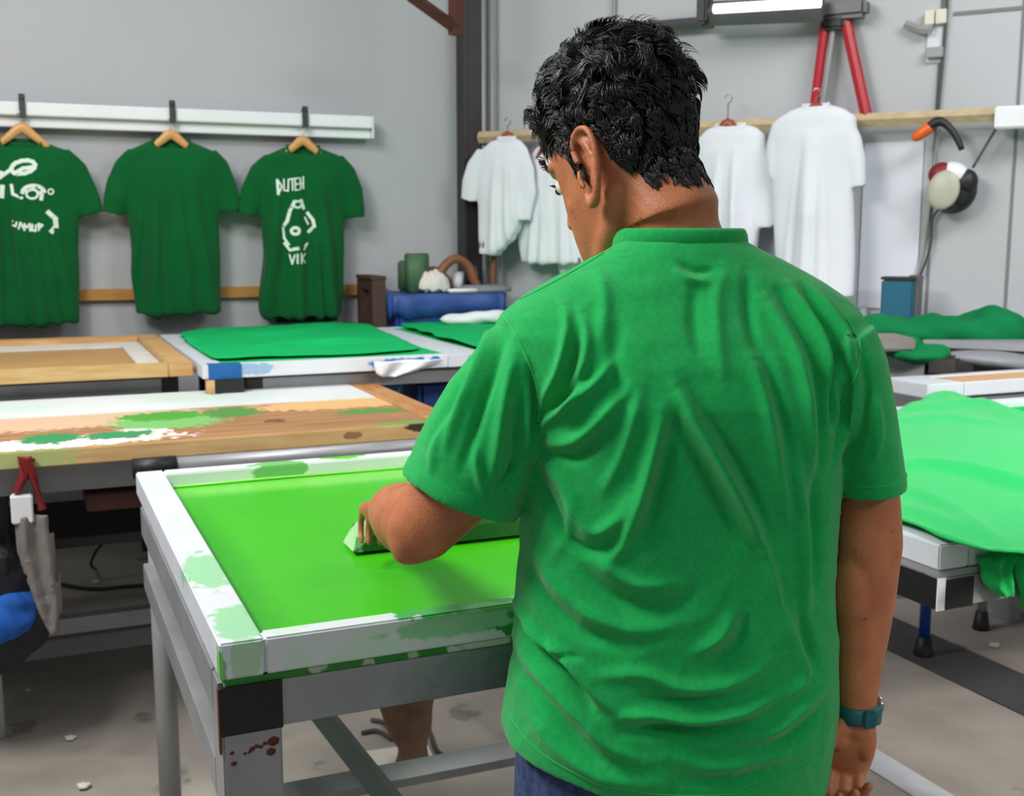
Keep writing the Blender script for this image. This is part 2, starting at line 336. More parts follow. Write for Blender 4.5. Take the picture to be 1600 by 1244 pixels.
def strokes(bm, polys, fn, width, closed=False):
    """flat ribbon letters/marks: polys in local 2-D, fn maps (x,z)->3-D point"""
    for pl in polys:
        for (x0, z0), (x1, z1) in zip(pl, pl[1:]):
            d = Vector((x1-x0, z1-z0)); L_ = d.length or 1e-6; d /= L_; n = Vector((-d.y, d.x))*width/2; e = d*width*.35
            c = [(x0-e.x+n.x, z0-e.y+n.y), (x1+e.x+n.x, z1+e.y+n.y), (x1+e.x-n.x, z1+e.y-n.y), (x0-e.x-n.x, z0-e.y-n.y)]
            k = max(1, int(L_/.03))
            for i in range(k):
                f0, f1 = i/k, (i+1)/k
                qs = [(c[0][0]*(1-f0)+c[1][0]*f0, c[0][1]*(1-f0)+c[1][1]*f0), (c[0][0]*(1-f1)+c[1][0]*f1, c[0][1]*(1-f1)+c[1][1]*f1),
                      (c[3][0]*(1-f1)+c[2][0]*f1, c[3][1]*(1-f1)+c[2][1]*f1), (c[3][0]*(1-f0)+c[2][0]*f0, c[3][1]*(1-f0)+c[2][1]*f0)]
                bm.faces.new([bm.verts.new(fn(*q)) for q in qs])

# ------------------------------------------------------------------ room
bm = NB(); box(bm, -9, 9, -4, 12, -.1, 0); struct('floor', bm, M['floor'])
ZT = 3.6
def slab(bm, A, B, n, th, z0, z1):
    vs = [A, B, B-n*th, A-n*th]
    lo = [bm.verts.new((p.x, p.y, z0)) for p in vs]; hi = [bm.verts.new((p.x, p.y, z1)) for p in vs]
    bm.faces.new(lo[::-1]); bm.faces.new(hi)
    for k in range(4): bm.faces.new((lo[k], lo[(k+1) % 4], hi[(k+1) % 4], hi[k]))
bm = NB(); slab(bm, CORNER-U*7, CORNER, -V, .15, 0, ZT); struct('wall_left', bm, M['wall'])
bm = NB(); slab(bm, CORNER, CORNER+RU*7, RN, .15, 0, ZT); struct('wall_right', bm, M['wallr'])
def rwbox(name, s0, s1, o0, o1, z0, z1, m, parent=None, bev=0):
    bm = NB(); X = Matrix.Translation(CORNER) @ Matrix.Rotation(RA, 4, 'Z')
    box(bm, s0, s1, -o1, -o0, z0, z1, bev, X); return obj(name, bm, m, parent)
# panel joints of the right wall
for i, (xt, xb) in enumerate([(1462, 1448), (1588, 1568)]):
    s, z = atR(xt, 200, .004); o = rwbox('trim_%d' % (i+1), s-.006, s+.006, .0, .004, .3, 3.5, M['seam']); o['kind'] = 'structure'
s0, z0 = atR(1490, 22, 0); o = rwbox('trim_3', s0, 6.9, .0, .005, z0-.008, z0+.008, M['seam']); o['kind'] = 'structure'
# floor markings running along the benches
def lbox(x0, x1, y0, y1, z0, z1, bev=0, bm=None): return box(bm or NB(), x0, x1, y0, y1, z0, z1, bev)
a0, b0 = ab(atZ(1500, 1040, 0))
o = struct('trim_4', lbox(a0-.13, a0+.13, -1, 3.9, 0, .004), M['strip']); o.rotation_euler.z = TA
a0, b0 = ab(atZ(1420, 1222, 0))
o = struct('trim_5', lbox(a0-.05, a0+.05, -1, 2.6, 0, .004), M['strip2']); o.rotation_euler.z = TA

# corner post and pipes
t = thing('corner_post', 'dark steel column standing in the corner where the two walls meet', 'column', G(*[ab(CORNER)[0]-.02, WB-.10], 0), TA)
obj('post', lbox(-.055, .03, -.05, .05, 0, ZT, .004), M['steel_dark'], t); obj('flange', lbox(-.075, -.055, -.06, .05, 0, ZT), M['steel_dark'], t)
for nm, xp in (('wall_pipe', 757), ('wall_pipe', 771)):
    s, z = atR(xp, 200, .05); p = RW(s, .06, 0)
    bm = NB(); tube(bm, [p, p+Vector((0, 0, ZT))], .016 if xp < 765 else .011, 10)
    tag(obj(nm, bm, M['conduit'], None, True), 'thick grey pipe rising right beside the dark corner post' if xp < 765 else 'thinner grey pipe rising just right of the thick corner pipe', 'pipe')
# red-brown roof brace top left
bm = NB(); pA = atY(640, -8, 5.2); pB = atY(712, 44, 5.35); pC = atY(716, -40, 5.35)
tube(bm, [pA, pB], (.03, .03), 4); 
tag(obj('roof_brace', bm, M['rust']), 'short rust-red steel brace slanting down at the top of the left wall', 'brace')
bm = NB(); tube(bm, [pB+Vector((0, 0, -.03)), pC+Vector((0, 0, .9))], .035, 4)
tag(obj('roof_hanger_bar', bm, M['rust']), 'upright rust-red bar coming down from the roof near the dark corner post', 'bar')

# ------------------------------------------------------------------ left wall: rail, batten
OFF = .10
aL, zL = atB(-60, 160, WB-.08); aR, zR = atB(579, 184, WB-.08); _, zb = atB(579, 214, WB-.08)
zt = atB(290, 171, WB-.08)[1]; zb = atB(290, 207, WB-.08)[1]
t = thing('wall_rail', 'long white metal rail on the grey wall carrying the green shirts', 'rail', G(aL-.6, WB-.08, zb), TA)
Lr = aR-aL+.6; h = zt-zb
obj('rail_front', lbox(0, Lr, -.035, 0, h*.45, h, .004), M['chan'], t); obj('rail_back', lbox(0, Lr-.0, 0, .08, 0, h*.55, .003), M['chan'], t); obj('end_cap', lbox(Lr, Lr+.006, -.037, .08, 0, h), M['chan'], t)
for xp in (34, 267, 473):
    a, z = atB(xp, 160, WB-.08); k = a-(aL-.6)
    bm = NB(); box(bm, k-.014, k+.014, -.055, -.036, h*.35, h+.035, .003); box(bm, k-.010, k+.010, -.065, .0, h+.01, h+.025, .003); obj('clip', bm, M['clip'], t)
a1, z1 = atB(290, 458, WB); h2 = .055
a2 = atB(598, 455, WB)[0]
bm = lbox(0, a2+4, -.035, 0, 0, h2, .003); o = tag(obj('wall_batten', bm, M['batten']), 'orange-brown pine batten fixed low along the left wall behind the shirts', 'batten')
o.location = G(-4, WB, z1-h2/2); o.rotation_euler.z = TA

# ------------------------------------------------------------------ hangers and hanging shirts
def hanger(name, label, group, loc, rz, w_, m, hook_h, tilt=0):
    t = thing(name, label, 'hanger', loc, rz, group)
    bm = NB(); n = 8
    pts = [(-w_, 0, -.105), (-w_*.72, 0, -.068), (-w_*.35, 0, -.03), (-w_*.12, 0, -.004), (0, 0, .0), (w_*.12, 0, -.004), (w_*.35, 0, -.03), (w_*.72, 0, -.068), (w_, 0, -.105)]
    tube(bm, pts, [(.010, .010), (.012, .016), (.012, .020), (.012, .024), (.012, .026), (.012, .024), (.012, .020), (.012, .016), (.010, .010)], 10, up=Vector((0, 0, 1)))
    obj('shoulder_bar', bm, m, t, True)
    bm = NB(); hp = [(0, 0, .02), (0, 0, hook_h*.35)]+[(.018*math.cos(a)*1.0-.0+.0, 0, hook_h*.7+.018*math.sin(a)*1.1) for a in np.linspace(-1.57, 2.9, 9)]
    tube(bm, hp, .0028, 6); obj('hook', bm, M['chrome'], t, True)
    return t
def hang_shirt(name, label, group, mapf, X0, torso, sleeves, m, hw_d, seed, world, rz, prints=None, neck=0, vox=.008, folds=(), nfold=9, famp=.010):
    """torso: rows (ypx, xl, xr); sleeves: [(px,py,halfwidth px)...]; mapf(x,y)->(s,z) in the wall plane"""
    s0, zb_ = mapf(X0, torso[-1][0])
    def Q(x, y): s, z = mapf(x, y); return s-s0, z-zb_
    bm = NB(); rings = []
    H = Q(X0, torso[0][0])[1]
    for i, (y, xl, xr) in enumerate(torso):
        (l, z), (r, _) = Q(xl, y), Q(xr, y); k = i/(len(torso)-1)
        d = hw_d*(.45+.55*min(1, k*3.0))
        rings.append([Vector(((l+r)/2+px_, py_, z+((.012-(neck*max(0, -py_/d)**.8) if neck else -.02*max(0, -py_/d)) if i == 0 else 0))) for px_, py_ in supr(40, (r-l)/2, d, 2.4)])
    # neck recess on top and open hem below
    top = rings[0]; c0 = sum(top, Vector())/len(top)
    rec = [[c0+(p-c0)*.82 for p in top], [c0+(p-c0)*.78+Vector((0, 0, -.05)) for p in top]]
    bot = rings[-1]; c1 = sum(bot, Vector())/len(bot)
    rb = [[c1+Vector(((p-c1).x*.96, (p-c1).y*.72, 0)) for p in bot], [c1+Vector(((p-c1).x*.95, (p-c1).y*.7, .07)) for p in bot]]
    loft(bm, rec[::-1]+rings+rb)
    for sl in sleeves:
        P = []; R = []
        for x, y, hwp in sl:
            a_, z_ = Q(x, y); a2_, _ = Q(x+hwp, y); P.append(Vector((a_, 0, z_))); R.append((hw_d*.62, abs(a2_-a_)))
        rr = []; 
        d = (P[-1]-P[-2]).normalized()
        P2 = P+[P[-1]-d*.001, P[-1]-d*.05]; R2 = R+[(R[-1][0]*.6, R[-1][1]*.85), (R[-1][0]*.55, R[-1][1]*.82)]
        seg = 20; prev = None
        dirs = [(P[min(i+1, len(P)-1)]-P[max(i-1, 0)]).normalized() for i in range(len(P))]+[d, d]
        for p, r, dd in zip(P2, R2, dirs):
            sd = Vector((0, 1, 0)); up_ = dd.cross(sd).normalized()
            if up_.z < 0 and False: up_ = -up_
            rr.append([p+sd*math.cos(2*math.pi*k/seg)*r[0]+up_*math.sin(2*math.pi*k/seg)*r[1] for k in range(seg)])
        loft(bm, rr)
    rs = np.random.default_rng(seed); ks = [(rs.uniform(-1, 1), rs.uniform(-.3, .3), rs.uniform(.012, .03), rs.uniform(.5, 1)) for _ in range(nfold)]
    W = Q(torso[len(torso)//2][2], torso[len(torso)//2][0])[0]
    def disp(co, nr):
        x, z = co[:, 0], co[:, 2]; g = np.zeros(len(co)); k = np.clip((H-z)/H, 0, 1)
        for c_, sl_, wd_, am in ks:
            cx = (c_*.85)*W*(.55+.45*k)+sl_*W*(k-.4)*.5
            g += famp*am*np.exp(-((x-cx)/wd_)**2)*np.clip((k-.12)*2.2, 0, 1)
        g += .004*snoise(co, 22, seed)*np.clip(k*3, 0, 1)
        if len(folds): g += fold_field(co[:, [0, 2]], [([Q(*p) for p in f[0]], f[1], f[2]) for f in folds])
        return co+nr*g[:, None]*np.clip(.35+np.abs(nr[:, 1:2]), 0, 1)
    me = fuse(bm, vox, 5, disp, 1, 'fabric')
    t = thing(name, label, 't-shirt', world(s0, zb_), rz, group)
    body = link_mesh('fabric', me, m, t)
    # collar ring
    bm = NB(); ring = [c0+(p-c0)*.95+Vector((0, -.002 if p.y < 0 else .002, .0)) for p in top]; ring.append(ring[0]); 
    tube(bm, ring, (.006, .011), 6, False); obj('collar', bm, m, t, True)
    if prints:
        prints = [(a_, b_*.82) for a_, b_ in prints]
        bv = BVHTree.FromPolygons([v.co for v in me.vertices], [p.vertices for p in me.polygons])
        def fn(x, z):
            h_ = bv.ray_cast(Vector((x, -1, z)), Vector((0, 1, 0))); return (h_[0] if h_[0] else Vector((x, -hw_d, z)))+Vector((0, -.003, 0))
        bm = NB()
        for pl, wd_ in prints: strokes(bm, [[Q(*p) for p in pl]], fn, wd_)
        obj('print', bm, M['printw'], t)
    return t
mapL = lambda x, y: atB(x, y, WB-OFF-.03)
wL = lambda s, z: G(s, WB-OFF-.03, z)
gg = 'green t-shirts hanging on the left wall rail'; gh = 'wooden hangers of the green shirts'
def hangL(xp, ytop, label): a, z = atB(xp, ytop, WB-OFF-.03); return hanger('coat_hanger', label, gh, G(a, WB-OFF-.03, z), TA, .125, M['hang'], .075)
hangL(34, 200, 'pale wooden hanger holding the leftmost green shirt'); hangL(267, 210, 'wooden hanger with a dark knot holding the plain middle green shirt'); hangL(473, 220, 'wooden hanger holding the green shirt nearest the corner')
def ringp(cx, cy, rx, ry, a0=0, a1=360, n=12, rot=0):
    o = []
    for k in range(n+1):
        t = math.radians(a0+(a1-a0)*k/n); x, y = rx*math.cos(t), ry*math.sin(t); r = math.radians(rot)
        o.append((cx+x*math.cos(r)-y*math.sin(r), cy+x*math.sin(r)+y*math.cos(r)))
    return o
p1 = [(ringp(36, 262, 19, 10, rot=-12), .022), ([(22, 272), (36, 264), (50, 262)], .02), ([(2, 270), (0, 278), (14, 268)], .02), (ringp(52, 302, 17, 11, 180, 350), .02), ([(40, 300), (52, 296), (64, 304)], .014),
      ([(4, 292), (3, 308)], .024), ([(18, 290), (20, 304), (34, 310)], .016), (ringp(50, 304, 9, 7), .012), ([(66, 298), (64, 312)], .02), (ringp(79, 300, 4, 4), .008), ([(75, 332), (86, 342), (87, 354), (80, 362)], .026),
      ([(20, 346), (26, 348), (24, 354), (20, 352)], .010), ([(29, 358), (32, 348), (36, 356)], .010), ([(38, 360), (38, 350), (42, 356), (46, 350), (47, 361)], .010), ([(50, 351), (50, 360), (55, 361), (56, 352)], .011), ([(60, 360), (60, 350), (66, 352), (62, 356)], .011)]
hang_shirt('t_shirt', 'green shirt with white hand-drawn print, leftmost on the rail and cut by the frame edge', gg, mapL, 30,
 [(222, -2, 66), (228, -28, 96), (240, -48, 122), (262, -56, 128), (300, -62, 124), (340, -60, 124), (400, -60, 124), (460, -60, 125), (508, -60, 124)],
 [[(88, 252, 30), (112, 272, 29), (128, 300, 25), (140, 322, 21), (144, 336, 19)], [(-35, 245, 28), (-58, 270, 26), (-73, 300, 24), (-82, 330, 21)]], M['dgreen'], .05, 1, wL, TA, p1, neck=.06, famp=.024, nfold=12)
hang_shirt('t_shirt', 'plain green shirt without a print, in the middle of the rail', gg, mapL, 268,
 [(222, 236, 298), (228, 215, 324), (240, 190, 345), (262, 190, 348), (300, 196, 343), (340, 200, 342), (400, 206, 344), (450, 210, 345), (491, 213, 346)],
 [[(220, 252, 28), (202, 268, 27), (188, 292, 23), (179, 316, 19), (176, 336, 17)], [(318, 252, 28), (335, 268, 27), (350, 292, 21), (359, 314, 17), (362, 332, 15)]], M['dgreen'], .05, 2, wL, TA, None, neck=.06, famp=.024, nfold=12,
 folds=[([(245, 300), (238, 380), (236, 480)], .012, .03), ([(300, 280), (298, 380), (300, 480)], .012, .03)])
p3 = [([(430, 282), (431, 304)], .016), ([(431, 283), (437, 292), (432, 302)], .010), ([(440, 281), (440, 298), (446, 299), (447, 281)], .009), ([(449, 281), (456, 280)], .009), ([(453, 281), (453, 298)], .009), ([(462, 279), (457, 280), (457, 298), (463, 297)], .008), ([(457, 289), (462, 288)], .008), ([(465, 279), (466, 296)], .009), ([(470, 277), (470, 295)], .009), ([(465, 288), (470, 287)], .008),
      ([(448, 330), (455, 316), (466, 314), (470, 326)], .020), ([(447, 334), (444, 346), (440, 352)], .020), (ringp(460, 320, 6, 5), .012), ([(476, 333), (484, 344), (486, 354), (478, 362)], .020), ([(472, 340), (477, 350)], .012),
      ([(438, 356), (440, 372), (446, 382)], .014), (ringp(456, 361, 6, 5), .018), ([(441, 380), (448, 390), (460, 388), (472, 384)], .020), ([(476, 380), (470, 390)], .012),
      ([(447, 397), (451, 412), (455, 398)], .010), ([(459, 397), (459, 411)], .010), ([(465, 396), (465, 411)], .010), ([(472, 396), (466, 403), (472, 410)], .009)]
hang_shirt('t_shirt', 'green shirt with white lettering and a triangular emblem, nearest the room corner', gg, mapL, 473,
 [(232, 447, 500), (238, 425, 526), (250, 402, 543), (272, 402, 545), (305, 405, 540), (345, 408, 538), (400, 412, 538), (450, 415, 538), (496, 419, 533)],
 [[(430, 262, 26), (410, 276, 24), (396, 298, 20), (388, 322, 17), (385, 338, 16)], [(518, 262, 27), (536, 278, 24), (548, 300, 20), (554, 325, 16), (556, 342, 14)]], M['dgreen'], .05, 3, wL, TA, p3, neck=.06, famp=.024, nfold=12,
 folds=[([(430, 330), (432, 400), (436, 480)], .012, .02), ([(500, 300), (505, 400), (510, 490)], .012, .03)])
# second hem hanging below shirt 3
a, z = atB(480, 480, WB-OFF+.02); z2 = atB(480, 503, WB-OFF+.02)[1]; aa = atB(432, 480, WB-OFF+.02)[0]; a3 = atB(527, 480, WB-OFF+.02)[0]
bm = NB(); n = 40
rf = [(aa+(a3-aa)*k/n, .012*math.sin(k*1.1)) for k in range(n+1)]
ring = lambda z_: [Vector((x, y-.02, z_)) for x, y in rf]+[Vector((x, y+.006, z_)) for x, y in rf[::-1]]
loft(bm, [ring(z2), ring((z+z2)/2), ring(z+.1)]); o = obj('folded_t_shirt', bm, M['dgreen']); o.location = V*(WB-OFF+.045); o.rotation_euler.z = TA
tag(o, 'second green shirt tucked behind, only its hem showing below the emblem shirt', 't-shirt')

# ------------------------------------------------------------------ right wall
mapR = lambda o_: (lambda x, y: atR(x, y, o_))
wR = lambda o_: (lambda s, z: RW(s, o_, z))
zr = []
sA, zA = atR(748, 215, .10); sB, zB = atR(1575, 178, .10); zm = (zA+zB)/2
bm = NB(); tube(bm, [RW(sA, .10, zA), RW(sB, .10, zB)], (.014, .026), 4)
t = thing('hanging_rail', 'long pale wooden rail on the right wall carrying the white shirts', 'rail', RW(sA, 0, 0))
bm = NB(); X = RW(sA, 0, 0)
tube(bm, [RW(sA, .10, zA)-X, RW(sB, .10, zB)-X], (.02, .030), 4); obj('bar', bm, M['pale_rail'], t)
for s in (sA+.1, (sA+sB)/2, sB-.3):
    zz = zA+(zB-zA)*(s-sA)/(sB-sA); bm = NB(); tube(bm, [RW(s, .0, zz-.03)-X, RW(s, .10, zz-.03)-X], .012, 6); obj('bracket', bm, M['conduit'], t)
s5, z5 = atR(1600, 183, .12); o = rwbox('wall_box', s5-.11, s5+.25, .08, .16, z5-.045, z5+.045, M['white'], None, .006); tag(o, 'white oblong box at the right end of the wooden rail', 'box')
gw = 'white t-shirts hanging on the right wall rail'
def hangR(xp, ytop, label, off, hk=.13):
    s, z = atR(xp, ytop, off); return hanger('coat_hanger', label, 'red-brown hangers of the white shirts', RW(s, off, z), RA, .10, M['hangr'], hk)
hangR(793, 212, 'red-brown hanger holding the white shirt nearest the dark corner post', .17, .10); hangR(866, 214, 'red-brown hanger of the white shirt behind the man\'s face, almost hidden', .15)
hangR(1137, 193, 'red-brown hanger with a curved hook just right of the man\'s head', .15, .16); hangR(1275, 168, 'red-brown hanger in front of the red legs, holding the widest white shirt', .18, .09)
hang_shirt('t_shirt', 'smallest white shirt, nearest the dark corner post, its hem bunched up', gw, mapR(.21), 790,
 [(216, 778, 806), (222, 765, 815), (235, 752, 825), (262, 748, 824), (300, 746, 818), (335, 747, 812), (360, 748, 806), (385, 749, 790), (398, 750, 772)],
 [[(758, 240, 14), (745, 262, 16), (737, 288, 15), (731, 315, 12)], [(812, 240, 14), (820, 265, 15), (821, 300, 17), (815, 345, 14)]], M['wcotton'], .035, 11, wR(.21), RA, famp=.014)
hang_shirt('t_shirt', 'white shirt hanging between the smallest one and the man\'s face', gw, mapR(.13), 866,
 [(222, 852, 884), (230, 838, 896), (245, 828, 908), (275, 822, 912), (310, 812, 915), (345, 806, 918), (370, 808, 918), (390, 812, 918), (410, 815, 918)],
 [[(835, 258, 12), (828, 275, 14), (822, 300, 15)], [(900, 255, 14), (912, 280, 15), (918, 310, 14)]], M['wcotton'], .035, 12, wR(.13), RA, famp=.014)
hang_shirt('t_shirt', 'white shirt whose hem shows in front of the man\'s jaw', gw, mapR(.055), 900,
 [(232, 890, 925), (240, 885, 930), (255, 880, 940), (290, 876, 944), (330, 872, 946), (370, 869, 948), (400, 872, 950), (430, 876, 950)],
 [[(945, 265, 12), (955, 290, 14), (962, 315, 13)], [(884, 265, 8), (880, 285, 8), (878, 300, 8)]], M['wcotton'], .03, 13, wR(.055), RA, famp=.012)
hang_shirt('t_shirt', 'white shirt directly right of the man\'s head', gw, mapR(.15), 1140,
 [(196, 1118, 1166), (202, 1105, 1182), (215, 1092, 1196), (240, 1086, 1200), (280, 1086, 1195), (320, 1086, 1190), (360, 1086, 1184), (400, 1086, 1178), (430, 1088, 1176)],
 [[(1174, 226, 20), (1188, 255, 22), (1196, 300, 20), (1200, 335, 18), (1202, 356, 17)], [(1105, 222, 16), (1092, 255, 16), (1086, 300, 16), (1084, 340, 15)]], M['wcotton'], .055, 14, wR(.15), RA, famp=.016, nfold=13)
hang_shirt('t_shirt', 'widest and longest white shirt, hanging in front of the red legs', gw, mapR(.20), 1270,
 [(165, 1254, 1296), (173, 1235, 1318), (188, 1212, 1338), (215, 1205, 1340), (260, 1206, 1334), (310, 1208, 1334), (360, 1210, 1335), (410, 1212, 1336), (462, 1214, 1334)],
 [[(1316, 200, 20), (1328, 222, 20), (1336, 250, 17), (1339, 278, 15), (1340, 294, 14)], [(1222, 195, 16), (1214, 225, 16), (1210, 250, 13), (1211, 280, 10)]], M['wcotton'], .06, 15, wR(.20), RA, famp=.017, nfold=13)
# folded leg frame (red) and lamp on the right wall
t = thing('leg_stand', 'red A-shaped folding legs hanging point-up above the widest white shirt', 'stand', RW(*[atR(1310, 190, .06)[0], .07, atR(1310, 190, .06)[1]]), RA)
r0 = t.location.copy(); Xi = (Matrix.Translation(r0) @ Matrix.Rotation(RA, 4, 'Z')).inverted()
def rl(x, y, off): s, z = atR(x, y, off); return Xi @ RW(s, off, z)
for nm, a_, b_, r_, m_ in (('red_leg', (1290, 30), (1268, 200), .022, 'red'), ('red_leg', (1321, 30), (1356, 192), .026, 'red'), ('centre_rod', (1304, 30), (1284, 175), .013, 'conduit')):
    bm = NB(); tube(bm, [rl(*a_, .08), rl(*b_, .08)], (r_, r_), 8); obj(nm, bm, M[m_], t)
bm = NB(); p = rl(1317, 18, .09); box(bm, p.x-.11, p.x+.11, p.y-.05, p.y+.05, p.z-.035, p.z+.05, .02); obj('head_clamp', bm, M['fix'], t)
bm = NB(); p = rl(1303, 36, .09); box(bm, p.x-.05, p.x+.05, p.y-.03, p.y+.03, p.z-.03, p.z+.03, .012); obj('pivot', bm, M['black'], t)
bm = NB(); p = rl(1300, 0, .09); ell(bm, p, (.06, .03, .025)); obj('top_grip', bm, mat('pink_grip', (190, 84, 96), .5), t, True)
t = thing('strip_lamp', 'lit fluorescent strip lamp in a grey housing near the top of the picture', 'lamp', RW(*[atR(1190, 20, .16)[0], .20, atR(1190, 20, .16)[1]]), RA)
Xi = (Matrix.Translation(t.location) @ Matrix.Rotation(RA, 4, 'Z')).inverted()
A, B = rl(1098, 22, .20), rl(1286, 14, .20)
bm = NB(); tube(bm, [A, B], (.04, .055), 4); obj('housing', bm, M['fix'], t)
A2, B2 = rl(1116, 14, .25), rl(1282, 4, .25); bm = NB(); tube(bm, [A2, B2], .020, 10); obj('tube', bm, M['tube'], t, True)
bm = NB(); p = rl(1103, 12, .20); box(bm, p.x-.03, p.x+.02, p.y-.05, p.y+.05, p.z-.075, p.z+.09, .01); obj('end_bracket', bm, M['black'], t)
A, B = atR(1000, 44, .06), atR(1100, 36, .06); bm = NB(); tube(bm, [RW(A[0], .06, A[1]), RW(B[0]+.05, .06, B[1])], (.02, .03), 4)
tag(obj('support_bar', bm, M['fix']), 'grey bar running left from the strip lamp behind the man\'s hair', 'bar')
bm = NB(); A, B = atR(962, -20, .02), atR(958, 60, .02); tube(bm, [RW(A[0], .02, A[1]+.3), RW(B[0], .02, B[1])], .010, 6); tag(obj('ceiling_wire', bm, M['conduit']), 'thin grey rod coming down above the man\'s head', 'rod')
# switch gear and vertical cable
t = thing('switch_box', 'small cream junction boxes with a grey arm on the right wall near the top', 'junction box', RW(*[atR(1462, 60, 0)[0], 0, atR(1462, 60, 0)[1]]), RA)
Xi = (Matrix.Translation(t.location) @ Matrix.Rotation(RA, 4, 'Z')).inverted()
for (x, y, w2, h2, nm, mm) in ((1453, 28, .02, .03, 'box_body', 'box'), (1471, 26, .022, .03, 'box_body', 'box'), (1460, 60, .035, .10, 'back_plate', 'paper'), (1461, 82, .035, .022, 'switch', 'grey')):
    p = rl(x, y, .03); bm = NB(); box(bm, p.x-w2, p.x+w2, -.045 if nm != 'back_plate' else -.01, -.001, p.z-h2, p.z+h2, .003); obj(nm, bm, M[mm], t)
bm = NB(); tube(bm, [rl(1415, 38, .03), rl(1440, 46, .05), rl(1456, 46, .05)], (.014, .02), 6); obj('arm', bm, M['conduit'], t)
def rcable(name, pts, r, m, label, off=.02, cat='cable'):
    bm = NB(); P = [RW(atR(x, y, off)[0], off, atR(x, y, off)[1]) for x, y in pts]; tube(bm, P, r, 6, sub=4); return tag(obj(name, bm, M[m], None, True), label, cat)
rcable('power_cable', [(1482, -40), (1478, 30), (1473, 90), (1464, 183)], .008, 'cable', 'dark cable running down the right wall from the top to the rail')
rcable('power_cable', [(1470, 200), (1462, 230), (1456, 300), (1443, 380), (1430, 440)], .005, 'pcable', 'pale cable running down the wall from the clamp towards the teal tin')
rcable('power_cable', [(1476, 318), (1458, 340), (1455, 380), (1446, 410), (1436, 436)], .006, 'cable', 'grey cable curling down below the hanging cap', .03)
# clamp
t = thing('spring_clamp', 'black spring clamp with an orange handle gripping the rail', 'clamp', RW(*[atR(1470, 190, .13)[0], .14, atR(1470, 190, .13)[1]]), RA)
Xi = (Matrix.Translation(t.location) @ Matrix.Rotation(RA, 4, 'Z')).inverted()
bm = NB(); capsule(bm, [rl(1432, 214, .15), rl(1448, 202, .15)], [.020, .026], 10); obj('orange_handle', bm, M['orange'], t, True)
bm = NB(); tube(bm, [rl(1450, 200, .15), rl(1465, 190, .15), rl(1480, 196, .15), rl(1494, 214, .15), rl(1503, 234, .15)], [.018, .022, .016, .014, .012], 8, sub=3); obj('jaw', bm, M['black'], t, True)
rcable('strap', [(1566, 186), (1548, 215), (1520, 262)], .006, 'cable', 'dark strap slanting from the rail down to the hanging cap', .10, 'strap')
bm = NB(); p = RW(atR(1562, 186, .13)[0], .13, atR(1562, 186, .13)[1]); box(bm, p.x-.02, p.x+.02, p.y-.02, p.y+.02, p.z-.035, p.z+.03, .006); tag(obj('rail_hook', bm, M['black']), 'small black hook on the rail beside the white oblong box', 'hook')
# cap / ear defender bundle
t = thing('baseball_cap', 'black, red and white cap with a pale disc hanging from the strap', 'cap', RW(*[atR(1485, 330, .1)[0], .1, atR(1485, 330, .1)[1]]), RA)
Xi = (Matrix.Translation(t.location) @ Matrix.Rotation(RA, 4, 'Z')).inverted()
def rell(nm, x, y, off, r, m, rot=0):
    bm = NB(); ell(bm, rl(x, y, off), r, Matrix.Rotation(math.radians(rot), 3, 'Y')); obj(nm, bm, M[m], t, True)
rell('crown', 1490, 298, .10, (.095, .06, .10), 'black', 20); rell('white_panel', 1492, 272, .12, (.065, .05, .05), 'white', 25); rell('red_panel', 1471, 272, .13, (.055, .04, .05), 'redd', -20)
rell('pale_disc', 1474, 297, .165, (.066, .02, .085), 'cream', 12); rell('side_cup', 1509, 284, .12, (.05, .045, .055), 'black', 0); rell('peak', 1480, 322, .12, (.05, .05, .025), 'black', 0)
# white sheet on wall and teal tin
sa = atR(1352, 228, 0)[0]; sb = atR(1444, 228, 0)[0]; za = atR(1400, 222, 0)[1]; zb2 = atR(1400, 482, 0)[1]
o = rwbox('wall_sheet', sa, sb, .001, .010, zb2, za, M['paper']); tag(o, 'plain white sheet fixed flat on the right wall beside the widest white shirt', 'sheet')

# ------------------------------------------------------------------ benches and screens
def table(label, a0, a1, b0, b1, zt, leg=.07, beam=.065, m='alu', tape=None, group='print benches', round_back=False, front='alu', stretch=True, top=None, inset=0):
    t = thing('print_bench', label, 'table', G(a0, b0, 0), TA, group); W, D = a1-a0, b1-b0
    e = .0015
    for nm, q, mm in (('front_beam', (0 if inset else leg, W-leg, 0, .04), front), ('rear_beam', (leg, W-leg, D-.04, D), m), ('side_beam', (0, .04, .041 if inset else leg, D-leg), m), ('side_beam', (W-.04, W, leg, D-leg), m)):
        obj(nm, lbox(*q, zt-beam, zt, .002), M[mm], t)
    for x, y in ((inset, inset and .045), (W-leg, 0)): obj('leg', lbox(x, x+leg, y, y+leg, 0, zt, .003), M[m], t)
    for x in (inset+leg/2, W-leg/2):
        if round_back: bm = NB(); tube(bm, [(x, D-leg/2, 0), (x, D-leg/2, zt)], .026, 16); obj('leg', bm, M[m], t, True)
        else: obj('leg', lbox(x-leg/2, x+leg/2, D-leg, D, 0, zt, .003), M[m], t)
    if stretch:
        obj('stretcher', lbox(.02, .05, leg, D-leg, .22, .27), M[m], t); obj('stretcher', lbox(W-.05, W-.02, leg, D-leg, .22, .27), M[m], t); obj('stretcher', lbox(.05, W-.05, D*.5, D*.5+.05, .22, .27), M[m], t)
    if top: obj('bench_top', lbox(.0, W, .0, D, zt+.0005, zt+.012), M[top], t)
    return t
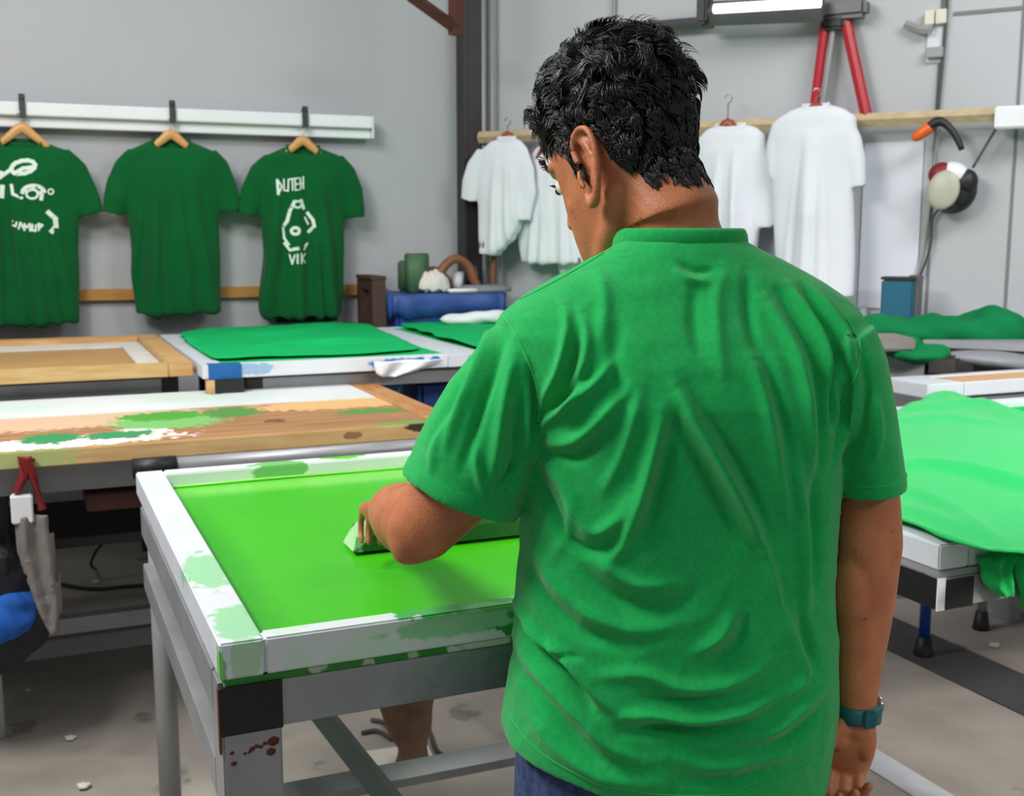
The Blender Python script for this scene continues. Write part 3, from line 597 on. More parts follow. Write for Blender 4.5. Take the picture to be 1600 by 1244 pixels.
def screen(label, a0, a1, b0, b1, z0, z1, mats, w4, fill, fz, group='screen frames', nm='screen_frame', fname='mesh', inset=0):
    """rails left,right run full depth; front/back between. origin at bench corner (a0,b0), z absolute"""
    t = thing(nm, label, 'screen', G(a0, b0, 0), TA, group); W, D = a1-a0, b1-b0; l, r, f, k = w4
    obj('left_rail', lbox(0, l, 0, D, z0, z1, .003), M[mats[0]], t); obj('right_rail', lbox(W-r, W, 0, D, z0, z1, .003), M[mats[1]], t)
    obj('front_rail', lbox(l+.0008, W-r-.0008, 0.001, f, z0, z1, .003), M[mats[2]], t); obj('back_rail', lbox(l+.0008, W-r-.0008, D-k, D-.001, z0, z1, .003), M[mats[3]], t)
    if fill: obj(fname, lbox(l-.004, W-r+.004, f-.004, D-k+.004, fz-.006, fz), M[fill], t)
    return t
# bench 1 (in front of the man)
A0, A1, B0, B1 = .219, 1.30, 1.526, 2.76
t1 = table('grey steel bench the man works at, with black tape round its near left corner', A0, A1, B0, B1, .836, .083, .068, 'alu', round_back=True, front='alus', stretch=False)
obj('black_tape', lbox(-.0015, .0845, -.0015, .02, .766, .8365), M['tape'], t1); obj('corner_bracket', lbox(-.004, -.0016, .0, .012, .74, .835), M['rustspot'], t1)
bm = NB()
for (x, z, r) in ((.070, .747, .010), (.066, .732, .008), (.052, .742, .004), (.040, .741, .005), (.030, .736, .003), (.012, .740, .004), (.014, .724, .005), (.046, .744, .004), (.058, .746, .004), (.036, .737, .003)):
    ell(bm, (x, .000, z), (r, .002, r*.8), sub=1)
obj('rust_spot', bm, M['rustspot'], t1)
bm = NB(); Xi1 = (Matrix.Translation(G(A0, B0)) @ Matrix.Rotation(TA, 4, 'Z')).inverted()
L1 = lambda p: Xi1 @ Vector(p)
obj('side_rail', lbox(.0, .03, .083, 1.15, .64, .70, .002), M['alu'], t1)
bm = NB(); tube(bm, [L1(atZ(478, 1085, .42)), L1(atZ(640, 1290, .30))], (.030, .024), 4); obj('brace', bm, M['alu'], t1)
bm = NB(); tube(bm, [L1(atZ(440, 1246, .24)), L1(atZ(860, 1166, .24))], (.022, .032), 4); obj('stretcher', bm, M['alu'], t1)
bm = NB(); tube(bm, [(.05, .03, .2), (1.0, .03, .2)], .022, 4); obj('stretcher', bm, M['alu'], t1)
s1 = screen('white-taped screen frame full of wet bright green ink, under the squeegee', A0, A1, B0, B1, .8465, .90, ('wfl', 'wfr', 'wff', 'wfb'), (.062, .062, .036, .055), 'ink', .866, fname='ink')
obj('ink_crust', lbox(.005, A1-A0-.005, .003, .035, .8368, .846), M['glue'], s1)
bm = NB(); tube(bm, [(.062, 1.175, .869), (.3, 1.177, .870), (.6, 1.175, .869), (1.0, 1.176, .870)], .004, 6); tube(bm, [(.066, .05, .868), (.064, .6, .868), (.064, 1.17, .869)], .0035, 6); obj('ink_bead', bm, mat('pale_ink_bead', (140, 220, 90), .3), s1, True)
# squeegee
pS = atZ(553, 868, .868); aS, bS = ab(pS)
t = thing('squeegee', 'green ink-covered squeegee held on the wet screen by the man', 'squeegee', Vector((pS.x, pS.y, .867)), TA-.02)
Ls = .52; bm = NB()
prof = [(.0, .006), (.004, .034), (.018, .052), (.058, .056), (.080, .040), (.082, .006)]
sl_ = [(.0, 0), (.006, 0), (.020, 0), (.034, 0), (.02, 0), (.0, 0)]
loft(bm, [[Vector((sl_[i][0], y, z)) for i, (y, z) in enumerate(prof)], [Vector((Ls, y, z)) for y, z in prof]]); obj('handle_block', bm, M['squee'], t)
obj('blade', lbox(.012, Ls-.01, .03, .045, 0, .0058), M['rubber'], t); obj('top_smear', lbox(.045, Ls-.005, .022, .056, .0563, .0585, .001), M['squeet'], t)
# bench 2 (right, same row)
a2_ = 1.499
t2 = table('bench on the right with black-taped corner under a bright green cloth', a2_, 3.7, 1.52, 2.9, .838, .06, .06, 'alu', front='alu', stretch=False, top='grey', inset=.55)
obj('black_tape', lbox(-.0015, .0, .0, .16, .778, .836), M['tape'], t2); obj('black_tape', lbox(.020, .085, -.0025, -.0012, .776, .832), M['tape'], t2)
obj('white_tape', lbox(-.002, .016, -.003, .0, .776, .838), M['white'], t2)
s2 = screen('white-taped screen frame lying under the bright green cloth on the right', a2_, 3.2, 1.52, 2.85, .851, .90, ('wfr', 'wfr', 'wfr', 'wfr'), (.07, .06, .06, .06), 'cloth2', .88)
for (x, y, mm, r, z1_) in ((1443, 1016, 'blue', .020, .76), (1533, 975, 'conduit', .016, .76)):
    p = atZ(x, y, 0.02) if x < 1500 else atZ(x, y, .02); p.z = 0
    k = Xi1 @ p
    bm = NB(); tt_ = thing('floor_jack', 'blue round leg with a black foot under the right bench corner' if x < 1500 else 'grey round leg with a black foot standing behind the blue leg', 'leg', p, 0)
# (feet: filled below)
for o_, (mm, r, hh) in zip([o for o in C.objects if o.name.startswith('floor_jack')], (('blue', .019, .776), ('conduit', .017, .776))):
    bm = NB(); tube(bm, [(0, 0, .05), (0, 0, hh)], r, 12); obj('pole', bm, M[mm], o_, True)
    bm = NB(); tube(bm, [(0, 0, 0), (0, 0, .01), (0, 0, .07)], [r*1.8, r*1.8, r*1.25], 12); obj('foot', bm, M['black'], o_, True)

# cloths
def cloth(name, label, pts_ab, z0, m, folds, seed, group=None, over=None, amp=.006, res=.014, th=.004, wav=16, cat='cloth'):
    """draped cloth: polygon footprint in (a,b); folds [(pts, amp, width)] in (a,b); over: function(a,b)->z drop"""
    P = np.array(pts_ab); lo = P.min(0); hi = P.max(0)
    nx = max(8, int((hi[0]-lo[0])/res)); ny = max(8, int((hi[1]-lo[1])/res))
    X, Y = np.meshgrid(np.linspace(lo[0], hi[0], nx), np.linspace(lo[1], hi[1], ny)); Q = np.stack([X.ravel(), Y.ravel()], 1)
    inside = np.zeros(len(Q), bool); j = len(P)-1
    for i in range(len(P)):
        c = ((P[i, 1] > Q[:, 1]) != (P[j, 1] > Q[:, 1])); xx = (P[j, 0]-P[i, 0])*(Q[:, 1]-P[i, 1])/(P[j, 1]-P[i, 1]+1e-12)+P[i, 0]; inside ^= c & (Q[:, 0] < xx); j = i
    z = z0+np.maximum(fold_field(Q, folds), -.002)+amp*(.5+.5*snoise(Q, wav, seed))
    # soft raised edge roll
    ed = np.full(len(Q), 9.)
    for i in range(len(P)): ed = np.minimum(ed, seg_dist(Q, P[i-1], P[i])[0])
    z += .006*np.exp(-((ed-.015)/.012)**2)
    pos = np.stack([Q[:, 0], Q[:, 1], z], 1)
    if over: pos = over(pos)
    idx = -np.ones(len(Q), int); bm = NB(); vs = {}
    for r in range(ny-1):
        for c in range(nx-1):
            k = [r*nx+c, r*nx+c+1, (r+1)*nx+c+1, (r+1)*nx+c]
            if all(inside[i] for i in k):
                for i in k:
                    if i not in vs: vs[i] = bm.verts.new(U*pos[i, 0]+V*pos[i, 1]+Vector((0, 0, pos[i, 2])))
                bm.faces.new([vs[i] for i in k])
    for _ in range(10):
        nw = {}
        for v in bm.verts:
            if v.is_boundary:
                nb = [e.other_vert(v).co for e in v.link_edges if e.is_boundary]
                if len(nb) == 2: nw[v] = v.co*.5+(nb[0]+nb[1])*.25
        for v, c_ in nw.items(): v.co = c_
    o = obj(name, bm, m, None, True); sd = o.modifiers.new('t', 'SOLIDIFY'); sd.thickness = th; sd.offset = 1
    return tag(o, label, cat, group)
def pab(x, y, z=.91): return tuple(ab(atZ(x, y, z)))
# big bright cloth on bench 2
cf = [pab(1392, 642, .925), pab(1440, 620, .925), pab(1475, 609, .925), pab(1510, 616, .925), pab(1560, 630, .925), pab(1640, 652, .925), pab(1760, 665, .925), pab(1800, 800), pab(1660, 905), pab(1600, 868), pab(1535, 868), pab(1470, 842), pab(1400, 818), pab(1330, 790), pab(1330, 690)]
def over2(p):
    return p
cloth('green_cloth', 'large bright green cloth spread over the right bench with long creases', cf, .906, M['cloth'],
 [([pab(1395, 735), pab(1450, 732), pab(1520, 745), pab(1620, 770), pab(1700, 790)], .030, .035), ([pab(1400, 790), pab(1460, 812), pab(1530, 845)], .016, .03), ([pab(1400, 760), pab(1470, 790), pab(1560, 850)], .020, .02),
  ([pab(1400, 645), pab(1450, 640), pab(1510, 632), pab(1580, 640)], .016, .04), ([pab(1410, 628), pab(1475, 611), pab(1510, 618)], .016, .05), ([pab(1395, 662), pab(1480, 655), pab(1560, 665)], .012, .05), ([pab(1500, 625), pab(1600, 655), pab(1700, 700)], .012, .05), ([pab(1420, 640), pab(1425, 622)], .012, .02), ([pab(1450, 636), pab(1462, 612)], .014, .02), ([pab(1480, 634), pab(1492, 612)], .012, .02)], 4, amp=.007, wav=9)
# hanging tails over the front edge of bench 2
def tail(label, pts, wds, seed):
    bm = NB(); n = 14; rings = []
    pts = [Vector(p) for p in pts]
    P = []
    for i, (p, wd) in enumerate(zip(pts, wds)):
        ring = []
        for k in range(n*2):
            t = k/(n*2)*2*math.pi; c, s = math.cos(t), math.sin(t)
            ring.append(p+U*(c*wd)+V*(s*.018+.010*math.sin(c*7+seed+i*.5)))
        rings.append(ring)
    loft(bm, rings); me = fuse(bm, .005, 4, None, 0, 'cloth'); return tag(link_mesh('cloth_tail', me, M['cloth']), label, 'cloth', 'cloth tails over the right bench edge')
def fr(x, y, db=0):   # point on front plane of bench 2
    a, z = atB(x, y, 1.500-db); return G(a, 1.500-db, z)
tail('gathered green cloth end hanging over the bench edge beside the black tape', [fr(1566, 862, -.04)+Vector((0, 0, .012)), fr(1562, 866), fr(1558, 885), fr(1562, 910), fr(1570, 930)], [.04, .048, .032, .034, .018], 1)
tail('green cloth end hanging at the right edge of the picture', [fr(1612, 856, -.04)+Vector((0, 0, .012)), fr(1612, 862), fr(1606, 890), fr(1612, 925), fr(1612, 957)], [.05, .050, .03, .030, .018], 2)

# bench row 2 (left, mid distance)
r2a0, r2a1, r2b0, r2b1 = -1.25, 1.20, 3.14, 4.13
tb = table('long low-lit bench behind the working bench, under the pine frame', r2a0, r2a1-.05, r2b0+.08, r2b1-.03, .854, .06, .085, 'alu', stretch=True)
s = screen('big pine frame with paint-stained plywood, second row behind the wet screen', r2a0, r2a1, r2b0, r2b1, .855, .90, ('wood', 'woodr', 'woodn', 'bsmear'), (.07, .10, .014, .40), 'board', .897, fname='plywood_panel')
pA = G(*ab(atZ(268, 742, .85)), .0); 
aa, bb = ab(atZ(275, 737, .845)); bm = NB(); tube(bm, [G(aa, 3.08, .845), G(aa+1.05, 3.08, .845)], (.022, .022), 12)
t = thing('steel_tube', 'grey steel tube lying between the pine frame and the wet screen', 'tube', G(aa, 3.08, 0), TA)
bm = NB(); tube(bm, [(0, 0, .845), (1.2, 0, .845)], .022, 12); obj('tube_body', bm, M['alu'], t, True)
bm = NB(); tube(bm, [(-.10, 0, .845), (.01, 0, .845)], .027, 12); obj('black_sleeve', bm, M['black'], t, True)
for x in (.1, 1.1): obj('stand', lbox(x-.012, x+.012, -.012, .012, 0, .8235), M['alu'], t)
# red clamp & things under row 2
t = thing('red_clamp', 'red clamp with a white block hanging under the pine frame at far left', 'clamp', G(atB(45, 770, 3.13)[0], 3.13, atB(45, 792, 3.13)[1]), TA)
obj('handle', (lambda b: tube(b, [(0, 0, .13), (-.01, 0, .08), (-.03, 0, .04)], [(.022, .012), (.022, .012), (.016, .01)], 8))(NB()), M['redd'], t); obj('handle', (lambda b: tube(b, [(0, 0, .13), (.012, 0, .08), (.03, 0, -.01)], [(.022, .012), (.02, .012), (.012, .01)], 8))(NB()), M['redd'], t)
obj('block', lbox(-.045, .008, -.02, .02, -.04, .035, .004), M['white'], t)
obj_ = tag(obj('under_shelf', lbox(0, 2.1, 0, .5, 0, .03, .002), M['dark']), 'dark shelf board under the pine-framed bench', 'shelf'); obj_.location = G(-1.15, 3.45, .55); obj_.rotation_euler.z = TA
o = tag(obj('red_box', lbox(0, .30, 0, .25, 0, .05, .004), M['rust']), 'flat dark red box under the front edge of the pine-framed bench', 'box'); k = ab(atZ(135, 790, .72)); o.location = G(k[0], k[1], .70); o.rotation_euler.z = TA
# bag with blue fabric
pb = G(*ab(atB_pt(18, 950, 3.30)), 0)
t = thing('tool_bag', 'black bag with bright blue fabric spilling out, under the bench at left', 'bag', Vector((pb.x, pb.y, 0)), TA)
def bz(y): return atB(20, y, 3.30)[1]
bm = NB(); ell(bm, (-.06, 0, bz(965)), (.17, .13, .13)); ell(bm, (-.10, 0, bz(900)), (.17, .12, .12)); ell(bm, (-.08, .02, bz(1000)), (.13, .11, .10)); me = fuse(bm, .010, 3, lambda c, n_: c+n_*(.010*snoise(c, 26, 3)+.005*snoise(c, 70, 4))[:, None]); link_mesh('bag_body', me, M['navy'], t)
bm = NB(); ell(bm, (-.03, -.075, bz(955)), (.10, .07, .055)); ell(bm, (.01, -.06, bz(935)), (.06, .06, .05)); me = fuse(bm, .007, 3, lambda c, n_: c+n_*(.008*snoise(c, 50, 5)+.003*snoise(c, 120, 6))[:, None]); link_mesh('blue_fabric', me, M['bluel'], t)
bm = NB(); box(bm, -.14, .02, -.10, -.02, bz(895), bz(838), .02); me = fuse(bm, .010, 3); link_mesh('pouch', me, M['black'], t)
for x in (-.12, .0):
    bm = NB(); tube(bm, [(x, 0, bz(900)), (x-.01, .0, bz(830)), (x, .0, .768)], (.014, .004), 6); obj('strap', bm, M['black'], t)
def drape(name, label, P, wds, m, seed, th=.010, cat='cloth', dirv=U):
    bm = NB(); rings = []
    for i, (p, wd) in enumerate(zip(P, wds)):
        p = Vector(p); n = 16; ring = []
        perp = Vector((-dirv.y, dirv.x, 0))
        for k in range(n*2):
            t = k/(n*2)*2*math.pi; c, s_ = math.cos(t), math.sin(t); ring.append(p+dirv*(c*wd)+perp*(s_*th+.014*math.sin(c*6+seed+i*.4)))
        rings.append(ring)
    loft(bm, rings); me = fuse(bm, .007, 3, None, 0, 'cloth'); return tag(link_mesh(name, me, m), label, cat)
q = lambda x, y, b: (lambda r: G(r[0], b, r[1]))(atB(x, y, b))
drape('hanging_cloth', 'grey canvas cloth hanging down beside the black bag', [q(50, 805, 3.12), q(55, 850, 3.12), q(66, 900, 3.12), q(78, 950, 3.12), q(86, 992, 3.12)], [.045, .05, .045, .035, .012], M['greyc'], 1)
# left edge leg
kk = ab(atZ(0, 1150, .0)); 
bm = NB(); lbox(-.04, .016, -.03, .03, 0, .84, .003, bm); o = tag(obj('bench_leg', bm, M['alu']), 'grey steel post standing at the left edge of the picture', 'post'); o.location = G(*kk, 0); o.rotation_euler.z = TA
# back stretchers/ low stuff under row 2: cables
def fcable(label, pts, r, m, z=.01, name='floor_cable'):
    bm = NB(); tube(bm, [atZ(x, y, z if len(q_) == 0 else q_[0]) for x, y, *q_ in pts], r, 6, sub=5); return tag(obj(name, bm, M[m], None, True), label, 'cable')
fcable('black cable lying along the floor under the pine-framed bench', [(60, 905), (140, 920), (220, 915), (300, 918), (420, 900)], .008, 'black')
fcable('black cable arching up under the bench near the left leg', [(150, 890), (142, 880, .1), (160, 850, .2), (200, 830, .25), (245, 822, .25)], .006, 'black')
o = tag(obj('steel_beam', lbox(0, 2.4, 0, .06, .0, .06, .002), M['grey']), 'grey steel beam lying on the floor below the pine-framed bench', 'beam'); k = ab(atZ(60, 862, .05)); o.location = G(k[0]-.3, 3.80, .1); o.rotation_euler.z = TA
for x in (.1, 2.2): obj('beam_foot', lbox(x-.04, x+.04, 0, .06, -.1, -.0005), M['grey'], o)
# floor litter
gl = 'paper scraps on the floor'
for i, (x, y, r) in enumerate([(110, 1157, .016), (130, 1233, .018), (44, 1080, .009), (1553, 1012, .02), (150, 912, .016), (548, 1185, .012)]):
    bm = NB(); ell(bm, (0, 0, r*.5), (r, r*.8, r*.45), sub=2)
    for v in bm.verts: v.co *= 1+.25*math.sin(v.co.x*400+v.co.y*300)
    o = tag(obj('paper_scrap', bm, M['litter'], None, True), ['crumpled pale scrap on the floor left of the bench leg', 'pale scrap on the floor at the bottom left edge', 'tiny pale scrap on the floor by the left grey post', 'pale scrap on the floor right of the dark floor strip', 'pale scrap beside the black cable under the pine-framed bench', 'pale scrap on the floor below the steel beam of the work bench'][i], 'scrap', gl); o.location = atZ(x, y, 0)
fcable('dark cable looping on the floor under the work bench, right of the brown rag', [(662, 1120), (672, 1145), (684, 1175), (705, 1185)], .007, 'cable')
fcable('thin dark cable on the floor under the work bench, left of the brown rag', [(565, 1145), (590, 1142), (615, 1155), (600, 1130), (580, 1125)], .006, 'cable')
pf = atZ(645, 1195, 0)
t = thing('floor_brush', 'brown rag-wrapped brush standing on the floor under the work bench', 'brush', pf)
bm = NB(); tube(bm, [(0, 0, .0), (0, 0, .05), (-.01, 0, .12), (-.02, 0, .22)], [(.05, .03), (.04, .03), (.065, .045), (.085, .05)], 14, sub=3); obj('rag_head', bm, M['tbrown'], t, True)
bm = NB(); tube(bm, [(0, 0, .2), (-.02, .02, .55)], .012, 8); obj('stick', bm, M['stick'], t, True)
o = tag(obj('paper_sheet', lbox(-.11, .11, -.08, .08, 0, .004), M['litter']), 'white paper sheet on the floor beside the brown rag', 'paper'); o.location = atZ(616, 1190, 0); o.rotation_euler.z = .3

# row 3
Z3 = 1.0
tb = table('bench under the pale pine frame, against the left side of the picture', -1.9, .50, 4.23, 5.40, Z3-.062, .06, .05, 'dark', stretch=False, top='dark')
s = screen('pine frame with tan panel and green smear, third row at left', -1.9, .545, 4.16, 5.40, Z3-.049, Z3, ('wood', 'wood', 'woodv', 'wood'), (.07, .085, .05, .10), 'tan', Z3-.035, fname='panel')
W3, D3 = 2.445, 1.24
bm = NB(); box(bm, .3, W3-.0865, D3-.26, D3-.101, Z3-.0345, Z3-.022, .002); obj('inner_strip', bm, M['rag'], s); bm = NB(); box(bm, W3-.17, W3-.0865, .06, D3-.262, Z3-.0345, Z3-.022, .002); obj('inner_strip', bm, M['rag'], s)
tb = table('bench carrying the two white frames with green jersey, third row', .72, 2.6, 4.10, 5.34, Z3-.062, .06, .05, 'dark', stretch=False, top='dark')
s = screen('white frame with blue-taped corner and blue marks, stretched with green jersey', 0.56, 1.56, 4.04, 5.37, Z3-.049, Z3, ('wfr', 'wfr', 'blk', 'wfr'), (.075, .085, .055, .07), 'cloth2', Z3-.002, fname='jersey')
obj('blue_tape', lbox(.02, .135, -.002, .0575, Z3-.051, Z3+.001), M['bluetape'], s)
s = screen('white frame with green jersey partly hidden behind the man\'s shoulder', 1.565, 2.65, 4.04, 5.37, Z3-.049, Z3, ('wfr', 'wfr', 'wfr', 'wfr'), (.075, .085, .055, .07), 'cloth2', Z3-.002, fname='jersey')
P3 = lambda x, y: pab(x, y, Z3)
cloth('green_cloth', 'green jersey cloth with a dark crease on the blue-cornered frame', [P3(278, 522), P3(330, 516), P3(520, 507), P3(575, 508), P3(664, 549), P3(560, 557), P3(420, 561), P3(324, 566), P3(300, 550), P3(284, 535)], Z3+.001, M['cloth2'],
 [([P3(425, 543), P3(450, 540), P3(520, 540), P3(610, 534)], .025, .045), ([P3(280, 535), P3(310, 538)], .02, .04), ([P3(330, 522), P3(420, 527), P3(480, 520), P3(520, 510)], .02, .06)], 7, amp=.006, res=.02)
cloth('green_cloth', 'green jersey cloth on the frame behind the man\'s left shoulder', [P3(618, 510), P3(720, 505), P3(860, 502), P3(900, 540), P3(780, 556), P3(735, 547), P3(670, 528)], Z3+.003, M['cloth2'],
 [([P3(640, 516), P3(700, 535), P3(740, 548)], .008, .05)], 8, amp=.006, res=.02)
# white rag draped from frame, leg with tape, tub
drape('draped_rag', 'white rag hanging off the front of the blue-marked frame', [q(640, 562, 4.02), q(635, 574, 4.02), q(622, 582, 4.02), q(608, 590, 4.02)], [.15, .13, .09, .03], M['ragw'], 2, .01)
t = thing('taped_post', 'dark post with blue tape under the blue-taped frame corner', 'post', G(.60+.0, 4.055, 0), TA); obj('post_body', lbox(0, .10, -.03, .03, 0, Z3-.052), M['black'], t); obj('pine_strip', lbox(-.03, -.002, -.03, .0, 0, Z3-.052), M['wood'], t)
pt = atZ(655, 640, .70); k = ab(pt)
t = thing('white_box', 'white box with a blue stain standing under the third-row bench', 'box', G(k[0]-.28, 4.35, 0), TA); obj('box_body', lbox(-.35, .12, 0, .3, 0, .88, .004), mat('white_box_stained', (206, 206, 212), .6, stains=[((30, 110, 180), (.0, 0, .83), (.12, .04, .06), .5)]), t)
t = thing('blue_tub', 'deep blue plastic tub beside the white box under the third-row bench', 'tub', G(k[0]-.06, 4.35, 0), TA)
bm = NB(); box(bm, -.03, .4, 0, .3, 0, .86, .02); obj('tub_body', bm, M['blue'], t); obj('rim', lbox(-.04, .41, -.01, .31, .8605, .885, .005), M['blue'], t)
# corner table with blue bin
k0, kz = atB(606, 505, 5.45)
t = thing('corner_crate', 'dark brown wooden stand in the corner beside the pine batten', 'stand', G(k0, 5.46, 0), TA)
zc = atB(610, 437, 5.5)[1]
for x, y in ((-.04, 0), (-.04, .22)): obj('leg', lbox(x-.035, x+.035, y, y+.06, 0, zc), M['brown'], t)
obj('top_rail', lbox(-.08, .0, .0, .28, zc+.0005, zc+.02, .003), M['brown'], t); obj('side_rail', lbox(-.07, -.01, .061, .219, zc-.05, zc), M['brown'], t)
zt_ = atB(700, 455, 5.48)[1]
aL_ = atB(618, 470, 5.45)[0]
t = thing('blue_bin', 'large blue bin covered with a blue tarpaulin in the room corner', 'bin', G(aL_, 5.43, 0), TA)
hz = zt_-.01
obj('bin_body', lbox(.0, .56, .0, .33, 0, hz-.05, .02), M['blue'], t)
bm = NB(); n = 60; pts = supr(n, .315, .195, 8); rings = []
for z_, sx, wv in ((hz-.105, 1.02, .012), (hz-.06, 1.02, .008), (hz-.01, 1.03, .004), (hz, 1.0, 0), (hz+.003, .9, 0)):
    rings.append([Vector((.28+x*sx, .165+y*sx+wv*math.sin(i*1.3), z_+wv*1.3*math.sin(i*.7))) for i, (x, y) in enumerate(pts)])
loft(bm, rings); obj('tarpaulin', bm, M['bluef'], t, True)
top = hz+.004
def onbin(x, y, b): a, z = atB(x, y, b); return G(a, b, top), a, z
def item(nm, label, cat, x, b, mk, m, rz=TA):
    p, a, z = onbin(x, 450, b); bm = NB(); mk(bm); o = tag(obj(nm, bm, M[m], None, True), label, cat); o.location = p; o.rotation_euler.z = rz; return o
item('green_box', 'olive green box standing upright on the blue bin', 'box', 655, 5.50, lambda b: box(b, -.07, .05, -.03, .04, 0, .20, .008), 'olive', TA+.4)
item('green_scrap', 'small dark green piece leaning behind the olive box', 'scrap', 637, 5.66, lambda b: box(b, -.05, .05, -.02, .02, 0, .16, .01), 'olive', TA-.5)
item('off_white_rag', 'crumpled off-white rag heap on the blue bin right of the olive box', 'rag', 677, 5.48, lambda b: merge(b, (lambda t_: (bmesh.ops.create_icosphere(t_, subdivisions=4, radius=1), [setattr(v, 'co', Vector((v.co.x*.09, v.co.y*.05, max(0, v.co.z)*.10+.012*math.sin(v.co.x*9)*math.cos(v.co.y*7)+.012))) for v in t_.verts], t_)[2])(bmesh.new())), 'rag')
def coilm(b): tube(b, [(-.16, 0, .015), (-.11, .0, .03), (-.07, 0, .12), (0, 0, .17), (.07, 0, .13), (.10, 0, .06), (.12, 0, .03)], .024, 10, sub=4)
item('brown_hose', 'arched brown hose on the blue bin', 'hose', 712, 5.52, coilm, 'coil')
def coil2(b): tube(b, [(-.10, 0, .02), (-.06, 0, .08), (0, 0, .11), (.06, 0, .07), (.10, 0, .02)], .022, 10, sub=4)
item('brown_hose', 'smaller brown hose loop just right of the olive box', 'hose', 678, 5.62, coil2, 'coil')
item('white_cup', 'white cup standing under the arch of the brown hose', 'cup', 715, 5.60, lambda b: tube(b, [(0, 0, 0), (0, 0, .10)], [.028, .036], 14), 'white')
item('grey_tray', 'flat grey rounded tray on the right part of the blue bin', 'tray', 757, 5.48, lambda b: tube(b, [(0, 0, .0), (0, 0, .02), (0, 0, .035)], [(.15, .08), (.15, .08), (.11, .05)], 24, up=Vector((0, 1, 0))), 'greyl')
item('white_cloth', 'small folded white cloth in front of the brown hose', 'cloth', 722, 5.42, lambda b: box(b, -.08, .08, -.03, .03, 0, .02, .008), 'ragw')
item('dark_bottle', 'dark bottle with pale cap right of the brown hose', 'bottle', 744, 5.62, lambda b: tube(b, [(0, 0, 0), (0, 0, .09), (0, 0, .11), (0, 0, .14)], [.025, .025, .012, .012], 12), 'black')
pp = [atB(770, 445, 5.56), atB(772, 400, 5.58), atB(781, 350, 5.6)]
bm = NB(); tube(bm, [G(pp[0][0], 5.56, top), G(pp[0][0]+.005, 5.57, pp[0][1]+.05), G(pp[1][0], 5.58, pp[1][1]), G(pp[2][0], 5.6, pp[2][1])], [.016, .020, .018, .022], 8, sub=3); tag(obj('wooden_stick', bm, M['stick'], None, True), 'brown stick standing on the blue bin, leaning towards the smallest white shirt', 'stick')
bm = NB(); ell(bm, (0, 0, .03), (.22, .06, .035)); me = fuse(bm, .01, 2, lambda c, n_: c+n_*(.01*snoise(c, 40, 9))[:, None]); o = tag(link_mesh('white_rag', me, M['ragw']), 'white rag heap on the third-row frame near the man\'s shoulder', 'rag'); kx = ab(atZ(735, 505, Z3)); o.location = G(kx[0], 5.28, Z3+.006); o.rotation_euler.z = TA

# ------------------------------------------------------------------ right background
zR = 1.04
p = atZ(1490, 545, zR); 
t = thing('side_table', 'grey table along the right wall piled with dark green jersey', 'table', RW(1.45, .03, 0), RA)
def RB(x0, x1, o0, o1, z0, z1, bev=0): return lbox(x0, x1, -o1, -o0, z0, z1, bev)
obj('table_top', RB(0, 3.2, 0, .60, zR-.03, zR, .003), M['grey'], t)
for x, o_ in ((.1, .06), (3.0, .06), (.1, .54), (3.0, .54)): obj('leg', RB(x, x+.05, o_-.05, o_, 0, zR-.0305), M['alu'], t)
def heap(name, label, pts, m, seed, r=.06, cat='cloth', group=None, vox=.012, amp=.012):
    bm = NB()
    for p_, rr in pts: ell(bm, p_, rr)
    me = fuse(bm, vox, 3, lambda c, n_: c+n_*(amp*snoise(c*np.array([1, 1, 2]), 26, seed)+amp*.5*snoise(c, 60, seed+1))[:, None]); return tag(link_mesh(name, me, m), label, cat, group)
pts = []
for x in range(1345, 1660, 22):
    b_ = atZ(x, 519, zR+.02); rr = .055+.02*math.sin(x*.07)+(.03 if 1480 < x < 1580 else 0)
    pts.append((b_+Vector((0, .0, .0)), (.10, .12, rr)))
heap('green_cloth_pile', 'long crumpled pile of dark green jersey on the table by the right wall', pts, M['cloth3'], 5)
pts = [(atZ(x, y, zR+.0), (.10, .10, .03)) for x, y in ((1400, 530), (1425, 540), (1440, 545))]
heap('green_cloth_flap', 'dark green cloth flap drooping over the front of the right wall table', [(p_+Vector((0, -.02, -.02)), r_) for p_, r_ in pts], M['cloth3'], 6)
# teal tin on side table
s, z = atR(1408, 484, .22)
t = thing('teal_tin', 'teal tin standing against the white sheet on the right', 'tin', RW(s, .24, zR+.0005), RA); h_ = atR(1408, 437, .24)[1]-zR
obj('tin_body', lbox(-.075, .06, -.05, .05, 0, h_, .008), M['teal'], t); obj('rim', lbox(-.077, .062, -.052, .052, h_, h_+.012), M['black'], t)
o = tag(obj('grey_post', lbox(-.025, .025, -.03, .03, 0, atR(1428, 430, .24)[1]-zR, .003), M['fix']), 'short dark grey post right beside the teal tin', 'post'); s, z = atR(1429, 484, .24); o.location = RW(s, .24, zR+.0005); o.rotation_euler.z = RA
heap('grey_pouch', 'small pale pouch at the foot of the white sheet left of the teal tin', [(RW(atR(1350, 470, .2)[0], .20, zR+.05), (.03, .03, .06))], M['greyl'], 3, vox=.008, amp=.004, cat='pouch')
